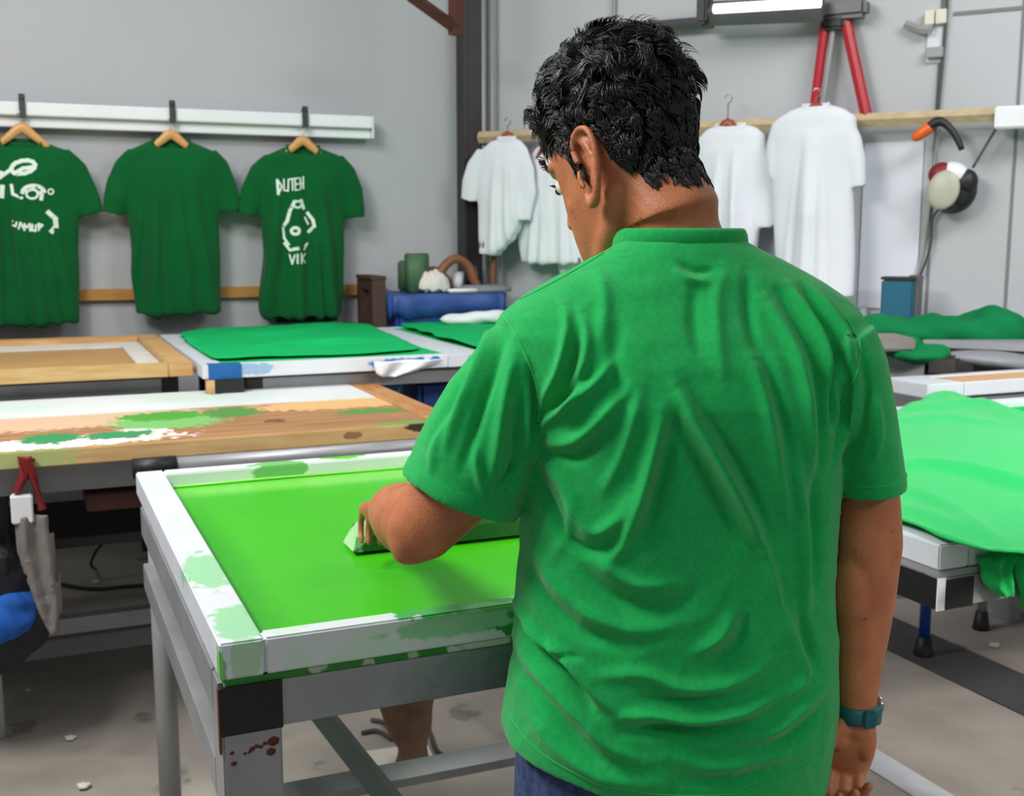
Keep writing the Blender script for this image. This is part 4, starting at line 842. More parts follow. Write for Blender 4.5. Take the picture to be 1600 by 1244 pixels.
# lower grey machines between
def wb(name, label, cat, x0, x1, ytop, ybot, Yd, depth, m, bev=.006, parts=()):
    A = atY(x0, ytop, Yd); B = atY(x1, ybot, Yd); bm = NB(); box(bm, A.x, B.x, Yd, Yd+depth, B.z, A.z, bev); return tag(obj(name, bm, M[m]), label, cat)
o = wb('machine_cabinet', 'grey boxy cabinet with a beige slab top, next to the man\'s right sleeve', 'cabinet', 1355, 1432, 552, 830, 4.22, .26, 'grey', .01)
A = atY(1350, 530, 4.05); B = atY(1436, 551, 4.05); bm = NB(); box(bm, A.x, B.x, 4.08, 4.30, B.z+.001, A.z, .008); obj('top_slab', bm, M['greyc'], o)
o = wb('black_machine', 'black open-fronted machine under the green pile', 'machine', 1436, 1508, 556, 840, 4.27, .22, 'black', .01)
A = atY(1450, 562, 4.26); bm = NB(); box(bm, A.x, A.x+.10, 4.25, 4.269, A.z-.05, A.z); obj('panel', bm, M['dark'], o)
o = wb('front_plate', 'grey cover slanting beside the black machine at the right edge', 'cover', 1512, 1700, 562, 840, 4.42, .10, 'greyl', .02)
bm = NB(); A = atY(1480, 556, 4.32); B = atY(1640, 570, 4.32)
ell(bm, (A+B)/2, ((B-A).x*.55, .09, .035), Matrix.Rotation(.08, 3, 'Y')); me = fuse(bm, .012, 2); tag(link_mesh('grey_hood', me, M['greyl']), 'rounded light grey hood lying below the green pile at right edge', 'hood')
# row 2 right: white frame with peach board
ra, rb = ab(atZ(1383, 590, .95))
tR = table('bench under the white frame with peach board at the right edge', ra+.1, ra+1.35, rb-.17, rb-.03, .89, .05, .05, 'alu', stretch=False, inset=.45)
s = screen('white frame with peach board lying behind the bright green cloth', ra, ra+1.4, rb-.21, rb, .901, .95, ('wfr', 'wfr', 'wfr', 'wfr'), (.16, .07, .01, .045), 'tan2', .946, fname='board')
# lower shelf stuff seen in the gap between arm and shirt: nothing

# ------------------------------------------------------------------ the man
B_ = atY
man = thing('person', 'man seen from behind in a plain green t-shirt, leaning over the wet screen', 'person', Vector((.22, 1.5, 0)), 0)
man_off = Vector((.22, 1.5, 0))
def addman(o): o.location = -man_off; return o     # meshes carry world coordinates
YAW = math.radians(12)
TORSO = [(1190, 784, 1283, .150), (1150, 785, 1290, .150), (1100, 788, 1303, .148), (1050, 796, 1304, .145), (1000, 806, 1300, .142), (950, 808, 1298, .138), (900, 811, 1298, .134), (800, 818, 1302, .132),
         (700, 826, 1312, .136), (620, 818, 1326, .138), (560, 795, 1344, .132), (520, 776, 1354, .120), (492, 785, 1348, .108), (465, 815, 1322, .098), (440, 852, 1288, .090), (420, 885, 1258, .084), (400, 918, 1220, .078), (384, 945, 1185, .074), (374, 958, 1165, .070)]
def torso_rings(grow=0, skip=0):
    R = []
    for i, (y, xl, xr, d) in enumerate(TORSO[skip:]):
        Yc = 1.50 + (.035*max(0, (620-y)/250) if y < 620 else 0)
        L_ = B_(xl, y, Yc); R_ = B_(xr, y, Yc); ext = (R_.x-L_.x)/2; cx = (R_.x+L_.x)/2; z = (L_.z+R_.z)/2
        d2 = d+grow; w2 = math.sqrt(max(ext**2-(d2*math.sin(YAW))**2, .001))/math.cos(YAW)+grow
        ring = []
        for px_, py_ in supr(72, w2, d2, 2.35 if y > 430 else 2.1):
            X_ = px_*math.cos(YAW)-py_*math.sin(YAW); Y_ = px_*math.sin(YAW)*.55+py_*math.cos(YAW)
            zz = z
            if y > 1090: zz -= (X_/ext)*(.055 if X_ < 0 else .02)*((y-1090)/100)
            if y < 430: zz -= max(0, Y_/d2+.5)**1.3*.030*((430-y)/55)
            ring.append(Vector((cx+X_, Yc+Y_, zz)))
        R.append(ring)
    return R
bm = NB(); R = torso_rings()
c1 = sum(R[0], Vector())/72; cav = [[c1+(p-c1)*.94+Vector((0, 0, .03)) for p in R[0]], [c1+(p-c1)*.96 for p in R[0]]]
c0 = sum(R[-1], Vector())/72; capr = [[c0+(p-c0)*.86+Vector((0, 0, -.004)) for p in R[-1]], [c0+(p-c0)*.8+Vector((0, 0, -.02)) for p in R[-1]]]
loft(bm, cav+R+capr)
def sleeve(bm, P, Rd, sd):
    seg = 40; rr = []; n = len(P)
    dirs = [(P[min(i+1, n-1)]-P[max(i-1, 0)]).normalized() for i in range(n)]; d = dirs[-1]
    P2 = P+[P[-1]-d*.0, P[-1]-d*.05]; R2 = Rd+[(Rd[-1][0]-.007, Rd[-1][1]-.007), (Rd[-1][0]-.009, Rd[-1][1]-.009)]
    for p, r, dd in zip(P2, R2, dirs+[d, d]):
        s_ = (sd-dd*sd.dot(dd)).normalized(); u_ = dd.cross(s_)
        rr.append([p+s_*math.cos(2*math.pi*k/seg)*r[0]+u_*math.sin(2*math.pi*k/seg)*r[1] for k in range(seg)])
    loft(bm, rr); return P[-1], d
PL = [B_(838, 560, 1.51), B_(812, 590, 1.50), B_(783, 640, 1.49), B_(752, 700, 1.485), B_(728, 755, 1.485), B_(719, 775, 1.485)]
RL_ = [(.065, .085), (.072, .085), (.079, .084), (.083, .082), (.083, .080), (.084, .080)]
hL, dL = sleeve(bm, PL, [(b, a) for a, b in RL_], Vector((0, 1, 0)))
PR_ = [B_(1300, 540, 1.51), B_(1322, 580, 1.505), B_(1338, 640, 1.50), B_(1350, 700, 1.50), B_(1356, 745, 1.50), B_(1358, 764, 1.50)]
hR, dR = sleeve(bm, PR_, [(.080, .058), (.080, .052), (.076, .048), (.072, .046), (.070, .0455), (.070, .0455)], Vector((0, 1, 0)))
f2 = lambda pts: [(lambda v: (v.x, v.z))(B_(x, y, 1.385)) for x, y in pts]
SF = [  # (pixel polyline, amplitude mm, width px)
 ([(838, 690), (868, 652), (925, 605), (962, 560)], 7, 11), ([(842, 668), (880, 628), (920, 580)], -6, 9), ([(845, 640), (872, 590), (888, 520), (885, 480)], 6, 10), ([(862, 640), (892, 580), (905, 520)], -5, 8),
 ([(880, 660), (905, 600), (918, 540), (912, 490)], 5, 10), ([(850, 700), (900, 690), (950, 640), (985, 600)], 6, 12), ([(850, 720), (905, 715), (960, 665)], -5, 10), ([(838, 720), (880, 760), (900, 800), (930, 830), (970, 800), (985, 760)], 6, 13),
 ([(835, 750), (860, 800), (885, 845), (930, 860), (975, 830)], -6, 12), ([(1032, 640), (1018, 700), (1000, 770), (978, 830), (950, 880)], 8, 14), ([(1055, 640), (1040, 710), (1020, 780), (1000, 850)], -6, 13),
 ([(1000, 600), (985, 660), (965, 720), (940, 770)], 4, 12), ([(1050, 600), (1085, 660), (1115, 715), (1150, 780), (1185, 860)], 8, 12), ([(1040, 640), (1075, 700), (1110, 760), (1150, 840)], -6, 14), ([(1075, 600), (1120, 670), (1160, 740), (1200, 830)], -5, 10),
 ([(1110, 700), (1160, 790), (1195, 870), (1215, 950), (1230, 1020)], 6, 12), ([(1175, 560), (1195, 640), (1215, 740), (1235, 830)], 5, 12), ([(1195, 540), (1220, 640), (1240, 740)], -5, 11), ([(1210, 470), (1250, 560), (1265, 660), (1270, 760)], 6, 12),
 ([(1235, 460), (1278, 550), (1290, 650), (1288, 740)], -6, 9), ([(1255, 450), (1298, 540), (1306, 620)], 6, 9), ([(1280, 450), (1318, 530), (1322, 600)], -5, 8), ([(1300, 455), (1338, 530), (1338, 600)], 5, 9),
 ([(1150, 420), (1130, 470), (1125, 540), (1130, 600)], 3, 14), ([(1100, 440), (1090, 500), (1095, 560)], -3, 14), ([(1060, 420), (1085, 440), (1120, 445)], 3, 8), ([(1075, 412), (1100, 425), (1130, 425)], -3, 7), ([(1185, 430), (1180, 500), (1190, 560)], -4, 12),
 ([(940, 420), (950, 470), (940, 540)], 3, 13), ([(970, 500), (960, 570), (975, 640)], -3, 13), ([(1235, 700), (1255, 800), (1262, 900), (1265, 980)], 6, 14), ([(1275, 740), (1285, 840), (1283, 940)], -6, 12),
 # lower back
 ([(830, 860), (870, 920), (930, 960), (1000, 975), (1070, 960)], 5, 16), ([(820, 900), (860, 950), (920, 990), (990, 1000)], -5, 14), ([(900, 880), (960, 930), (1030, 945), (1090, 915)], -5, 15), ([(930, 870), (990, 905), (1050, 905)], 5, 13),
 ([(808, 985), (850, 1010), (890, 1030), (930, 1075), (965, 1105)], 9, 10), ([(812, 1010), (850, 1035), (890, 1060), (930, 1105)], -9, 9), ([(805, 1040), (850, 1065), (900, 1105), (950, 1150), (1000, 1170)], 8, 13), ([(800, 1070), (845, 1095), (895, 1140), (950, 1180)], -7, 12),
 ([(845, 1000), (870, 1020), (905, 1025)], -6, 6), ([(860, 1012), (885, 1022)], 6, 5), ([(960, 1108), (1010, 1100), (1080, 1108), (1150, 1100), (1215, 1080)], 8, 12), ([(970, 1130), (1030, 1122), (1100, 1130), (1170, 1120)], -8, 12),
 ([(930, 1050), (1000, 1040), (1060, 1060), (1130, 1058), (1200, 1030)], 6, 14), ([(1000, 1075), (1060, 1082), (1130, 1078)], -5, 9), ([(1080, 1010), (1120, 985), (1140, 950)], 6, 13), ([(1105, 1030), (1150, 995), (1165, 950)], -5, 11),
 ([(1225, 960), (1245, 1020), (1255, 1060), (1225, 1090)], 7, 12), ([(1255, 960), (1275, 1030), (1290, 1060)], -6, 11), ([(1150, 1140), (1210, 1130), (1260, 1100), (1300, 1085)], 7, 13), ([(1190, 1160), (1240, 1150), (1285, 1120)], -6, 11),
 ([(830, 1130), (880, 1170), (950, 1200), (1030, 1205)], 5, 15), ([(1040, 1160), (1100, 1180), (1180, 1175), (1240, 1170)], 5, 15), ([(1060, 1200), (1130, 1205), (1200, 1195)], -4, 12), ([(900, 780), (880, 850), (860, 890)], 3, 12),
 # left sleeve
 ([(778, 500), (745, 580), (715, 650), (690, 720)], 6, 11), ([(795, 520), (768, 590), (745, 660), (722, 740)], -6, 11), ([(805, 560), (790, 620), (778, 690), (765, 770)], 6, 11), ([(818, 600), (808, 660), (805, 730), (790, 790)], -5, 9),
 ([(752, 530), (720, 600), (690, 660), (665, 710)], -4, 10), ([(825, 640), (820, 700), (812, 750)], 5, 7), ([(740, 700), (750, 760), (770, 800)], 4, 9), ([(700, 660), (680, 700), (670, 750)], 4, 10), ([(830, 700), (815, 730), (790, 760), (765, 770)], -5, 8),
 # right sleeve
 ([(1340, 520), (1352, 590), (1348, 660), (1330, 720)], 5, 9), ([(1362, 560), (1370, 630), (1360, 700), (1340, 740)], -4, 9), ([(1325, 600), (1335, 650), (1325, 700), (1312, 740)], -5, 8), ([(1380, 620), (1390, 680), (1385, 730)], 4, 9), ([(1318, 560), (1312, 620), (1316, 680)], -8, 8),
 ([(833, 700), (838, 640), (828, 580)], -8, 7),
]
FF = [(f2(p), a*.0020, w_*.80/1230) for p, a, w_ in SF]
def shirt_disp(co, nr):
    wgt = np.clip((.35-nr[:, 1])/.5, 0, 1)
    g = fold_field(co[:, [0, 2]], FF)*wgt
    wp_ = co+.02*np.stack([snoise(co, 22, 21), snoise(co, 20, 22), snoise(co, 18, 23)], 1)
    low = np.clip((1.22-co[:, 2])/.25, .25, 1)
    rid = 1-np.abs(snoise(wp_*np.array([1.3, 1, .75]), 34, 3)); g += .0042*low*np.clip(rid-.45, 0, 1)
    rid = 1-np.abs(snoise(wp_*np.array([.9, 1, 1.25]), 58, 31)); g += .0022*low*np.clip(rid-.5, 0, 1)
    g += .0014*snoise(co, 26, 7)+.0005*snoise(co, 120, 5)
    for h_, d_ in ((hL, dL), (hR, dR)):
        dd = (co-np.array(h_))@np.array(d_); r_ = np.linalg.norm(co-np.array(h_)-dd[:, None]*np.array(d_), axis=1)
        g += .0012*((dd > -.022) & (dd < .02) & (r_ < .11) & (r_ > .03))
    return co+nr*g[:, None]
sm = fuse(bm, .0031, 8, shirt_disp, 0, 't_shirt')
shirt = addman(link_mesh('t_shirt', sm, M['shirt'], man))
bvS = BVHTree.FromPolygons([v.co for v in sm.vertices], [p.vertices for p in sm.polygons])
def onshirt(x, y, Y=1.385):
    p = B_(x, y, Y); h_ = bvS.ray_cast(Vector((p.x, .5, p.z)), Vector((0, 1, 0))); return (h_[0]+h_[1]*.0004) if h_[0] else None
def seamline(name, pts, r, m='stitch', sub=8):
    P = [Vector((x, y, 0)) for x, y in pts]; L_ = []
    for i in range(len(P)-1):
        p0, p1, p2, p3 = P[max(i-1, 0)], P[i], P[i+1], P[min(i+2, len(P)-1)]
        for k in range(sub): t = k/sub; L_.append(.5*((2*p1)+(-p0+p2)*t+(2*p0-5*p1+4*p2-p3)*t*t+(-p0+3*p1-3*p2+p3)*t**3))
    L_.append(P[-1]); W_ = [onshirt(p.x, p.y) for p in L_]; W_ = [p for p in W_ if p]
    if len(W_) > 2: bm = NB(); tube(bm, W_, r, 5); o = obj(name, bm, M[m], shirt, True)
seamline('shoulder_seam', [(775, 492), (800, 520), (826, 570), (842, 620), (842, 670)], .0014)
seamline('shoulder_seam', [(1352, 500), (1362, 540), (1350, 590), (1332, 640), (1318, 690)], .0012)
seamline('yoke_seam', [(955, 398), (900, 430), (840, 462), (776, 495)], .0012)
seamline('hem_stitch', [(795, 1150), (860, 1184), (950, 1208), (1060, 1222), (1160, 1222), (1270, 1200)], .0009, sub=12)
def sleeve_stitch(h_, d_, back):
    h2 = h_-d_*.02; s_ = (Vector((0, 1, 0))-d_*Vector((0, 1, 0)).dot(d_)).normalized(); u_ = d_.cross(s_); P = []
    for k in range(41):
        a = 2*math.pi*k/40; dv = s_*math.cos(a)+u_*math.sin(a); q_ = bvS.ray_cast(h2+dv*.16, -dv)
        if q_[0] and (q_[0]-h2).length < .098 and (not P or (P[-1]-q_[0]).length < .03): P.append(q_[0]+q_[1]*.0003)
    bm = NB(); tube(bm, P, .0009, 5, False); obj('sleeve_stitch', bm, M['stitch'], shirt, True)
sleeve_stitch(hL, dL, 0); sleeve_stitch(hR, dR, 0)
# ribbed collar
top = R[-1]; cc = sum(top, Vector())/72
for nm, k_, dz, rr in (('collar', .965, .003, (.005, .013)),):
    bm = NB(); P = [cc+(p-cc)*k_+Vector((0, 0, dz)) for p in top]; P.append(P[0].copy()); tube(bm, P, rr, 10, False); obj(nm, bm, M['shirt'], shirt, True)
bm = NB(); P = [cc+(p-cc)*1.045+Vector((0, 0, -.013)) for p in top]; P.append(P[0].copy()); tube(bm, P, .0012, 5, False); obj('collar_stitch', bm, M['stitch'], shirt, True)

# head frame
HS = 1.12
RH = Matrix.Rotation(math.radians(44), 3, 'Z') @ Matrix.Rotation(math.radians(-23), 3, 'X')
earL = Vector((-.073, -.002, -.008))*HS
H0 = B_(925, 262, 1.53) - RH @ earL
def hd(x, y, z): return H0 + RH @ (Vector((x, y, z))*HS)
HP = [(-.128, .078, .035, .018), (-.122, .090, .015, .032), (-.108, .097, -.005, .044), (-.088, .099, -.022, .053), (-.065, .099, -.045, .060), (-.035, .098, -.068, .066), (-.005, .095, -.084, .070), (.025, .097, -.095, .073), (.05, .098, -.100, .075), (.075, .092, -.098, .0735), (.1, .078, -.088, .066), (.12, .055, -.07, .053), (.134, .026, -.046, .034), (.139, .0, -.022, .014)]
bm = NB(); rings = []
for z, yf, yb, hw in HP:
    cy = (yf+yb)/2; hl = (yf-yb)/2; rings.append([hd(px_, cy+py_, z) for px_, py_ in supr(40, hw, hl, 2.25)])
loft(bm, rings)
# face features
def hcap(pts, rads): capsule(bm, [hd(*p) for p in pts], [r*HS for r in rads], 10)
hcap([(0, .098, .012), (0, .104, -.008), (0, .112, -.030)], [.006, .008, .010]); ell(bm, hd(0, .108, -.034), (.012, .012, .010)); ell(bm, hd(-.011, .104, -.036), (.009, .010, .008)); ell(bm, hd(.011, .104, -.036), (.009, .010, .008))
hcap([(-.05, .075, .03), (-.025, .093, .032), (0, .096, .028), (.025, .093, .032), (.05, .075, .03)], [.008, .010, .009, .010, .008])
ell(bm, hd(-.045, .056, -.03), (.018, .018, .018)); ell(bm, hd(.045, .056, -.03), (.018, .018, .018))
hcap([(-.02, .094, -.066), (0, .102, -.063), (.02, .094, -.066)], [.005, .006, .005]); hcap([(-.018, .094, -.075), (0, .101, -.076), (.018, .094, -.075)], [.005, .007, .005]); ell(bm, hd(0, .09, -.108), (.02, .016, .016))
# jaw line mass
for s_ in (-1, 1): hcap([(s_*.056, -.01, -.045), (s_*.052, .012, -.078), (s_*.044, .04, -.096), (s_*.02, .075, -.110)], [.014, .015, .014, .014])
# ears: helix, antihelix, lobe, concha
for s_ in (-1, 1):
    E0 = Vector((s_*.074, -.002, -.008)); fl = math.radians(32)*s_
    def ep(u_, v_, w_=0):  # u forward(+)/back, v up, w outward
        base = Vector((0, u_, v_)); q_ = Matrix.Rotation(-fl*-1 if s_ > 0 else fl*-1, 3, 'Z') @ Vector((s_*w_, u_, v_)); q_ = Matrix.Rotation(math.radians(-10), 3, 'X') @ q_
        off = Vector((s_*.012, 0, 0)) if u_ < 0 else Vector((s_*.006, 0, 0)); return tuple(E0+q_+Vector((s_*.010, 0, 0)))
    # rotate so that the rear rim stands off the head
    def ep(u_, v_, w_=0):
        out = s_*(.004+max(0, .016-u_)*(.36 if s_ < 0 else .22)+w_); u_ *= 1.3; v_ *= 1.2; a = math.radians(4); y_ = u_*math.cos(a)-v_*math.sin(a); z_ = u_*math.sin(a)+v_*math.cos(a); return (E0.x+out, E0.y+y_, E0.z+z_)
    hel = [ep(.010, .008), ep(.013, .022), ep(.008, .034), ep(-.004, .038), ep(-.015, .032), ep(-.020, .018), ep(-.019, .002), ep(-.014, -.014), ep(-.008, -.026), ep(.001, -.036), ep(.007, -.032), ep(.008, -.022)]
    bm2 = bm; tube(bm, [hd(*p) for p in hel], [.0046*HS]*8+[.0056*HS, .0078*HS, .006*HS, .004*HS], 10, sub=4)
    anti = [ep(-.002, .026, -.002), ep(-.010, .014, -.001), ep(-.011, 0, -.001), ep(-.007, -.013, -.001), ep(.0, -.018, -.002)]
    tube(bm, [hd(*p) for p in anti], .0034*HS, 8, sub=3)
    tube(bm, [hd(*p) for p in (ep(.004, .034, -.004), ep(-.006, .022, -.006), ep(-.009, 0, -.006), ep(-.004, -.02, -.006), ep(0, -.032, -.003))], [(.0028, .008), (.0028, .013), (.0028, .013), (.0028, .010), (.004, .006)], 12, sub=3, up=Vector((0, 0, 1)))
    tube(bm, [hd(*p) for p in (ep(.012, .002), ep(.013, -.010), ep(.009, -.018))], [.004, .0055, .004], 8)
# neck
nk0 = B_(1056, 420, 1.535)
capsule(bm, [nk0+Vector((0, 0, -.06)), nk0, B_(1048, 368, 1.55), hd(0, -.040, -.085), hd(0, -.028, -.03)], [.080, .080, .075, .069, .060], 24)
capsule(bm, [B_(985, 425, 1.55), B_(1045, 392, 1.55), B_(1130, 420, 1.55)], [.035, .045, .035], 16)
# torso core under the shirt
capsule(bm, [B_(1050, 470, 1.52), B_(1055, 700, 1.50), B_(1050, 1000, 1.50)], [(.12, .07), (.14, .08), (.14, .08)], 20)
capsule(bm, [B_(840, 570, 1.52), B_(1050, 500, 1.53), B_(1300, 570, 1.52)], [.045, .05, .04], 16)
# left arm: upper arm, elbow, forearm, wrist
capsule(bm, [B_(830, 585, 1.52), B_(765, 670, 1.49), B_(705, 770, 1.485), B_(664, 818, 1.488)], [.045, .056, .057, .049], 24)
capsule(bm, [B_(663, 828, 1.49), B_(648, 840, 1.492)], [.044, .038], 24)
capsule(bm, [B_(662, 822, 1.488), B_(640, 812, 1.56), B_(622, 802, 1.66), B_(608, 797, 1.80), B_(604, 796, 1.89)], [.048, .052, .046, .034, .028], 24)
ell(bm, B_(636, 862, 1.490), (.022, .025, .020))
# right arm
capsule(bm, [B_(1318, 590, 1.52), B_(1343, 680, 1.50), B_(1356, 780, 1.50), B_(1357, 850, 1.50), B_(1350, 920, 1.495), B_(1343, 1010, 1.49), B_(1338, 1085, 1.485), B_(1339, 1130, 1.485)],
        [.036, .040, .0425, .045, .0435, .036, .0275, .026], 28)
ell(bm, B_(1380, 856, 1.50), (.018, .026, .022)); 
ell(bm, B_(1332, 920, 1.49), (.032, .04, .06))
# hands
def hand(bm, W, yd, xd, zd, curls, spread=.10, sc_=1.0, thumb=None):
    """W wrist; yd along the fingers, xd towards the thumb, zd palm normal"""
    yd = yd.normalized(); zd = (zd-yd*zd.dot(yd)).normalized(); xx = yd.cross(zd)
    if xx.dot(xd) < 0: xx = -xx
    def h(x, y, z): return W+(xx*x+yd*y+zd*z)*sc_
    rings = []
    for y, hw, th, cx in ((-.012, .024, .020, 0), (.006, .028, .020, 0), (.025, .036, .021, .0), (.05, .041, .019, .0), (.075, .042, .016, .0), (.092, .039, .012, .0)):
        rings.append([h(cx+px_, y, py_) for px_, py_ in supr(24, hw, th, 2.6)])
    loft(bm, rings)
    ell(bm, h(.020, .030, .010), (.018*sc_, .018*sc_, .022*sc_)); ell(bm, h(-.022, .035, .008), (.014*sc_, .016*sc_, .024*sc_))
    for i, (x0, L3, r) in enumerate(((.030, (.044, .026, .022), .0098), (.010, (.048, .030, .024), .0100), (-.011, (.044, .028, .023), .0096), (-.030, (.034, .021, .020), .0088))):
        p = Vector((x0, .086 if i != 3 else .078, 0)); ang = 0; P = [h(*(p-Vector((0, .02, 0))))]; P.append(h(*p)); Rr = [r*1.05*sc_, r*1.05*sc_]
        sx = (1.5-i)*spread*.5
        for j, l in enumerate(L3):
            ang += curls[i][j]; d = Vector((math.sin(sx)*math.cos(ang), math.cos(ang), math.sin(ang))); p = p+d*l; P.append(h(*p)); Rr.append(r*(1-.10*(j+1))*sc_)
        capsule(bm, P, Rr, 12)
    tp = thumb or [(.022, .012, .008), (.044, .034, .014), (.054, .062, .018), (.054, .086, .022)]
    capsule(bm, [h(*p) for p in tp], [.015*sc_, .013*sc_, .0105*sc_, .0085*sc_], 12)
    return h
Wr = B_(1339, 1120, 1.483)
hand(bm, Wr, Vector((-.22, .22, -1)), Vector((-1, -.30, 0)), Vector((-.12, -1, -.1)), [(.85, 1.0, .7), (.95, 1.05, .7), (1.0, 1.1, .7), (1.0, 1.1, .7)], sc_=1.0, spread=-.05, thumb=[(.018, .010, .012), (.036, .034, .024), (.038, .062, .032), (.030, .086, .036)])
Wl = B_(604, 796, 1.885)
hl_ = hand(bm, Wl, Vector((-.28, .93, -.22)), Vector((1, .3, 0)), Vector((0, -.2, -1)), [(.35, .9, .5), (.35, .9, .5), (.4, .9, .5), (.75, .8, .4)], sc_=.9, spread=.16, thumb=[(.018, .012, .006), (.036, .030, .014), (.046, .055, .026), (.044, .078, .036)])
skin_me = fuse(bm, .0028, 4, lambda c, n_: c+n_*(.0007*snoise(c, 70, 2))[:, None], 0, 'body',
    soft=[(hd(.01, -.05, -.105), .13, 140), (hd(-.045, .03, -.085), .05, 30), (B_(650, 830, 1.49), .08, 60)])
body = addman(link_mesh('body', skin_me, M['skin'], man))
# eyes, brows
for s_ in (-1, 1):
    bm = NB(); ell(bm, hd(s_*.032, .082, .008), (.0125, .0125, .0125)); e = obj('eye', bm, M['eyew'], man, True); addman(e)
    bm = NB(); ell(bm, hd(s_*.032, .0925, .006), (.006, .006, .006)); obj('iris', bm, M['eyeb'], e, True)
    bm = NB()
    for k in range(70):
        u_ = random.random(); x = s_*(.014+.044*u_); y = .100-.026*u_**2.2+.002; z = .036+.006*math.sin(u_*2.6)+random.uniform(-.003, .003)
        p = hd(x, y, z); d = (RH @ Vector((s_*.7, .25, random.uniform(-.1, .5)))).normalized(); tube(bm, [p, p+d*.006, p+d*.011], [.0006, .0005, .0002], 3)
    addman(obj('eyebrow', bm, M['hair'], man))
    bm = NB()
    for k in range(16):
        u_ = k/15; p = hd(s_*(.022+.022*u_), .096-.008*u_, .012); d = (RH @ Vector((s_*(u_-.2), 1, .1))).normalized(); tube(bm, [p, p+d*.004, p+d*.008+Vector((0, 0, .001))], [.0004, .0003, .0001], 3)
    addman(obj('eyelashes', bm, M['hair'], man))

# hair: a shaped under-layer and thousands of curling strands
inv = RH.transposed()
nV = len(skin_me.vertices); co = np.empty(nV*3); skin_me.vertices.foreach_get('co', co); co = co.reshape(-1, 3)
nr = np.empty(nV*3); skin_me.vertices.foreach_get('normal', nr); nr = nr.reshape(-1, 3)
IR = np.array(inv); lc = ((co-np.array(H0))@IR.T)/HS; ln_ = nr@IR.T
def hairline(lc):
    y = lc[:, 1]; ax = np.abs(lc[:, 0])
    # threshold height as a function of front-back position
    return np.interp(y, [-.12, -.085, -.06, -.04, -.028, -.018, .008, .012, .028, .032, .05, .08, .11], [-.062, -.058, -.052, -.036, -.010, .030, .040, -.014, -.008, .030, .048, .064, .070])
earm = (np.abs(lc[:, 0]) > .0765) & (lc[:, 2] < .042) & (lc[:, 1] > -.045) & (lc[:, 1] < .02)
jag = .005*np.sin(lc[:, 0]*310)+.004*np.sin(lc[:, 1]*420+lc[:, 0]*200)
ok = (lc[:, 2] > hairline(lc)+jag) & (~earm) & (lc[:, 2] > -.1)
def thick(l):   # volume of the hairdo over the scalp (m)
    z = l[:, 2]; y = l[:, 1]
    hl2 = hairline(l); edge = np.clip((z-hl2)/.035, 0, 1)
    tt = np.interp(z, [-.09, -.04, .0, .04, .07, .10, .14], [.003, .005, .007, .007, .011, .019, .024])
    tt = tt+np.clip((y-.03)/.06, 0, 1)*.004*np.clip((z-.05)/.03, 0, 1)
    tt = tt*(1-.55*np.clip((y-.045)/.04, 0, 1))
    return tt*(.35+.65*edge)
# under-layer
faces = np.array([p.vertices[:] for p in skin_me.polygons if len(p.vertices) == 4]); fm = ok[faces].all(1); fs = faces[fm]
used = np.unique(fs); remap = -np.ones(nV, int); remap[used] = np.arange(len(used))
tk = thick(lc[used])*(.62+.25*snoise(lc[used], 95, 8)+.12*snoise(lc[used], 210, 9)); tk = np.clip(tk, .0012, .06)
hv = co[used]+nr[used]*tk[:, None]
mh = bpy.data.meshes.new('hair'); mh.from_pydata(hv.tolist(), [], remap[fs].tolist()); mh.shade_smooth()
# strands
cand = used; area_p = rng.choice(len(cand), 15000); ci = cand[area_p]
SP, SN, SL = co[ci], nr[ci], lc[ci]
cl = lc[cand[rng.choice(len(cand), 520)]]; d2 = ((SL[:, None, :]-cl[None])**2).sum(2); ck = d2.argmin(1)
cph = rng.random(520)*6.28; cdir = rng.normal(size=(520, 3)); clen = rng.uniform(.75, 1.25, 520)
K = 9; n = len(SP); topw = np.clip((SL[:, 2]-.05)/.05, 0, 1)[:, None]
down = np.stack([np.zeros(n), -.35*np.ones(n), -1*np.ones(n)], 1); swirl = np.stack([SL[:, 1]*0-.35, .10*np.ones(n), .10*np.ones(n)], 1)
tl = swirl*topw+down*(1-topw)+cdir[ck]*(.30+.55*topw)+rng.normal(size=(n, 3))*.12
tn = tl-(tl*(ln_[ci])).sum(1)[:, None]*ln_[ci]; tn /= np.linalg.norm(tn, axis=1)[:, None]+1e-6
side = np.cross(ln_[ci], tn)
L_ = (.011+.005*rng.random(n)+.026*topw[:, 0])*clen[ck]
th0 = thick(SL)
pts = np.zeros((n, K, 3)); ampl = (.0016+.0058*topw[:, 0])
for k in range(K):
    s_ = k/(K-1); ph = cph[ck]+s_*(2.2+3.4*topw[:, 0])
    lift = th0*(.30+.78*np.sin(min(1, s_*1.5)*1.45))*(1+.18*np.sin(cph[ck]*3))
    lift = lift*(1-.25*s_**3)
    q_ = SL+ln_[ci]*lift[:, None]+tn*(L_*s_)[:, None]+side*(ampl*np.sin(ph))[:, None]*min(1, s_*2)+ln_[ci]*(ampl*.8*np.cos(ph))[:, None]*s_
    q_ += (cl[ck]-SL)*(.45*s_)[..., None] if np.ndim(s_) else (cl[ck]-SL)*(.40*s_)
    pts[:, k] = q_
wp = (pts*HS).reshape(-1, 3)@IR+np.array(H0); wp = wp.reshape(n, K, 3)
tan_ = np.gradient(wp, axis=1); tan_ /= np.linalg.norm(tan_, axis=2)[..., None]+1e-9
ref = np.array([.3, -.9, .3]); e1 = np.cross(tan_, ref); e1 /= np.linalg.norm(e1, axis=2)[..., None]+1e-9; e2 = np.cross(tan_, e1)
rad = (.00072*np.array([1, 1.05, 1.05, 1, .95, .85, .7, .5, .15]))[None, :, None]*(0.8+.5*rng.random((n, 1, 1)))
vv = np.stack([wp+(e1*math.cos(a)+e2*math.sin(a))*rad for a in (0, 2.094, 4.189)], 2).reshape(-1, 3)
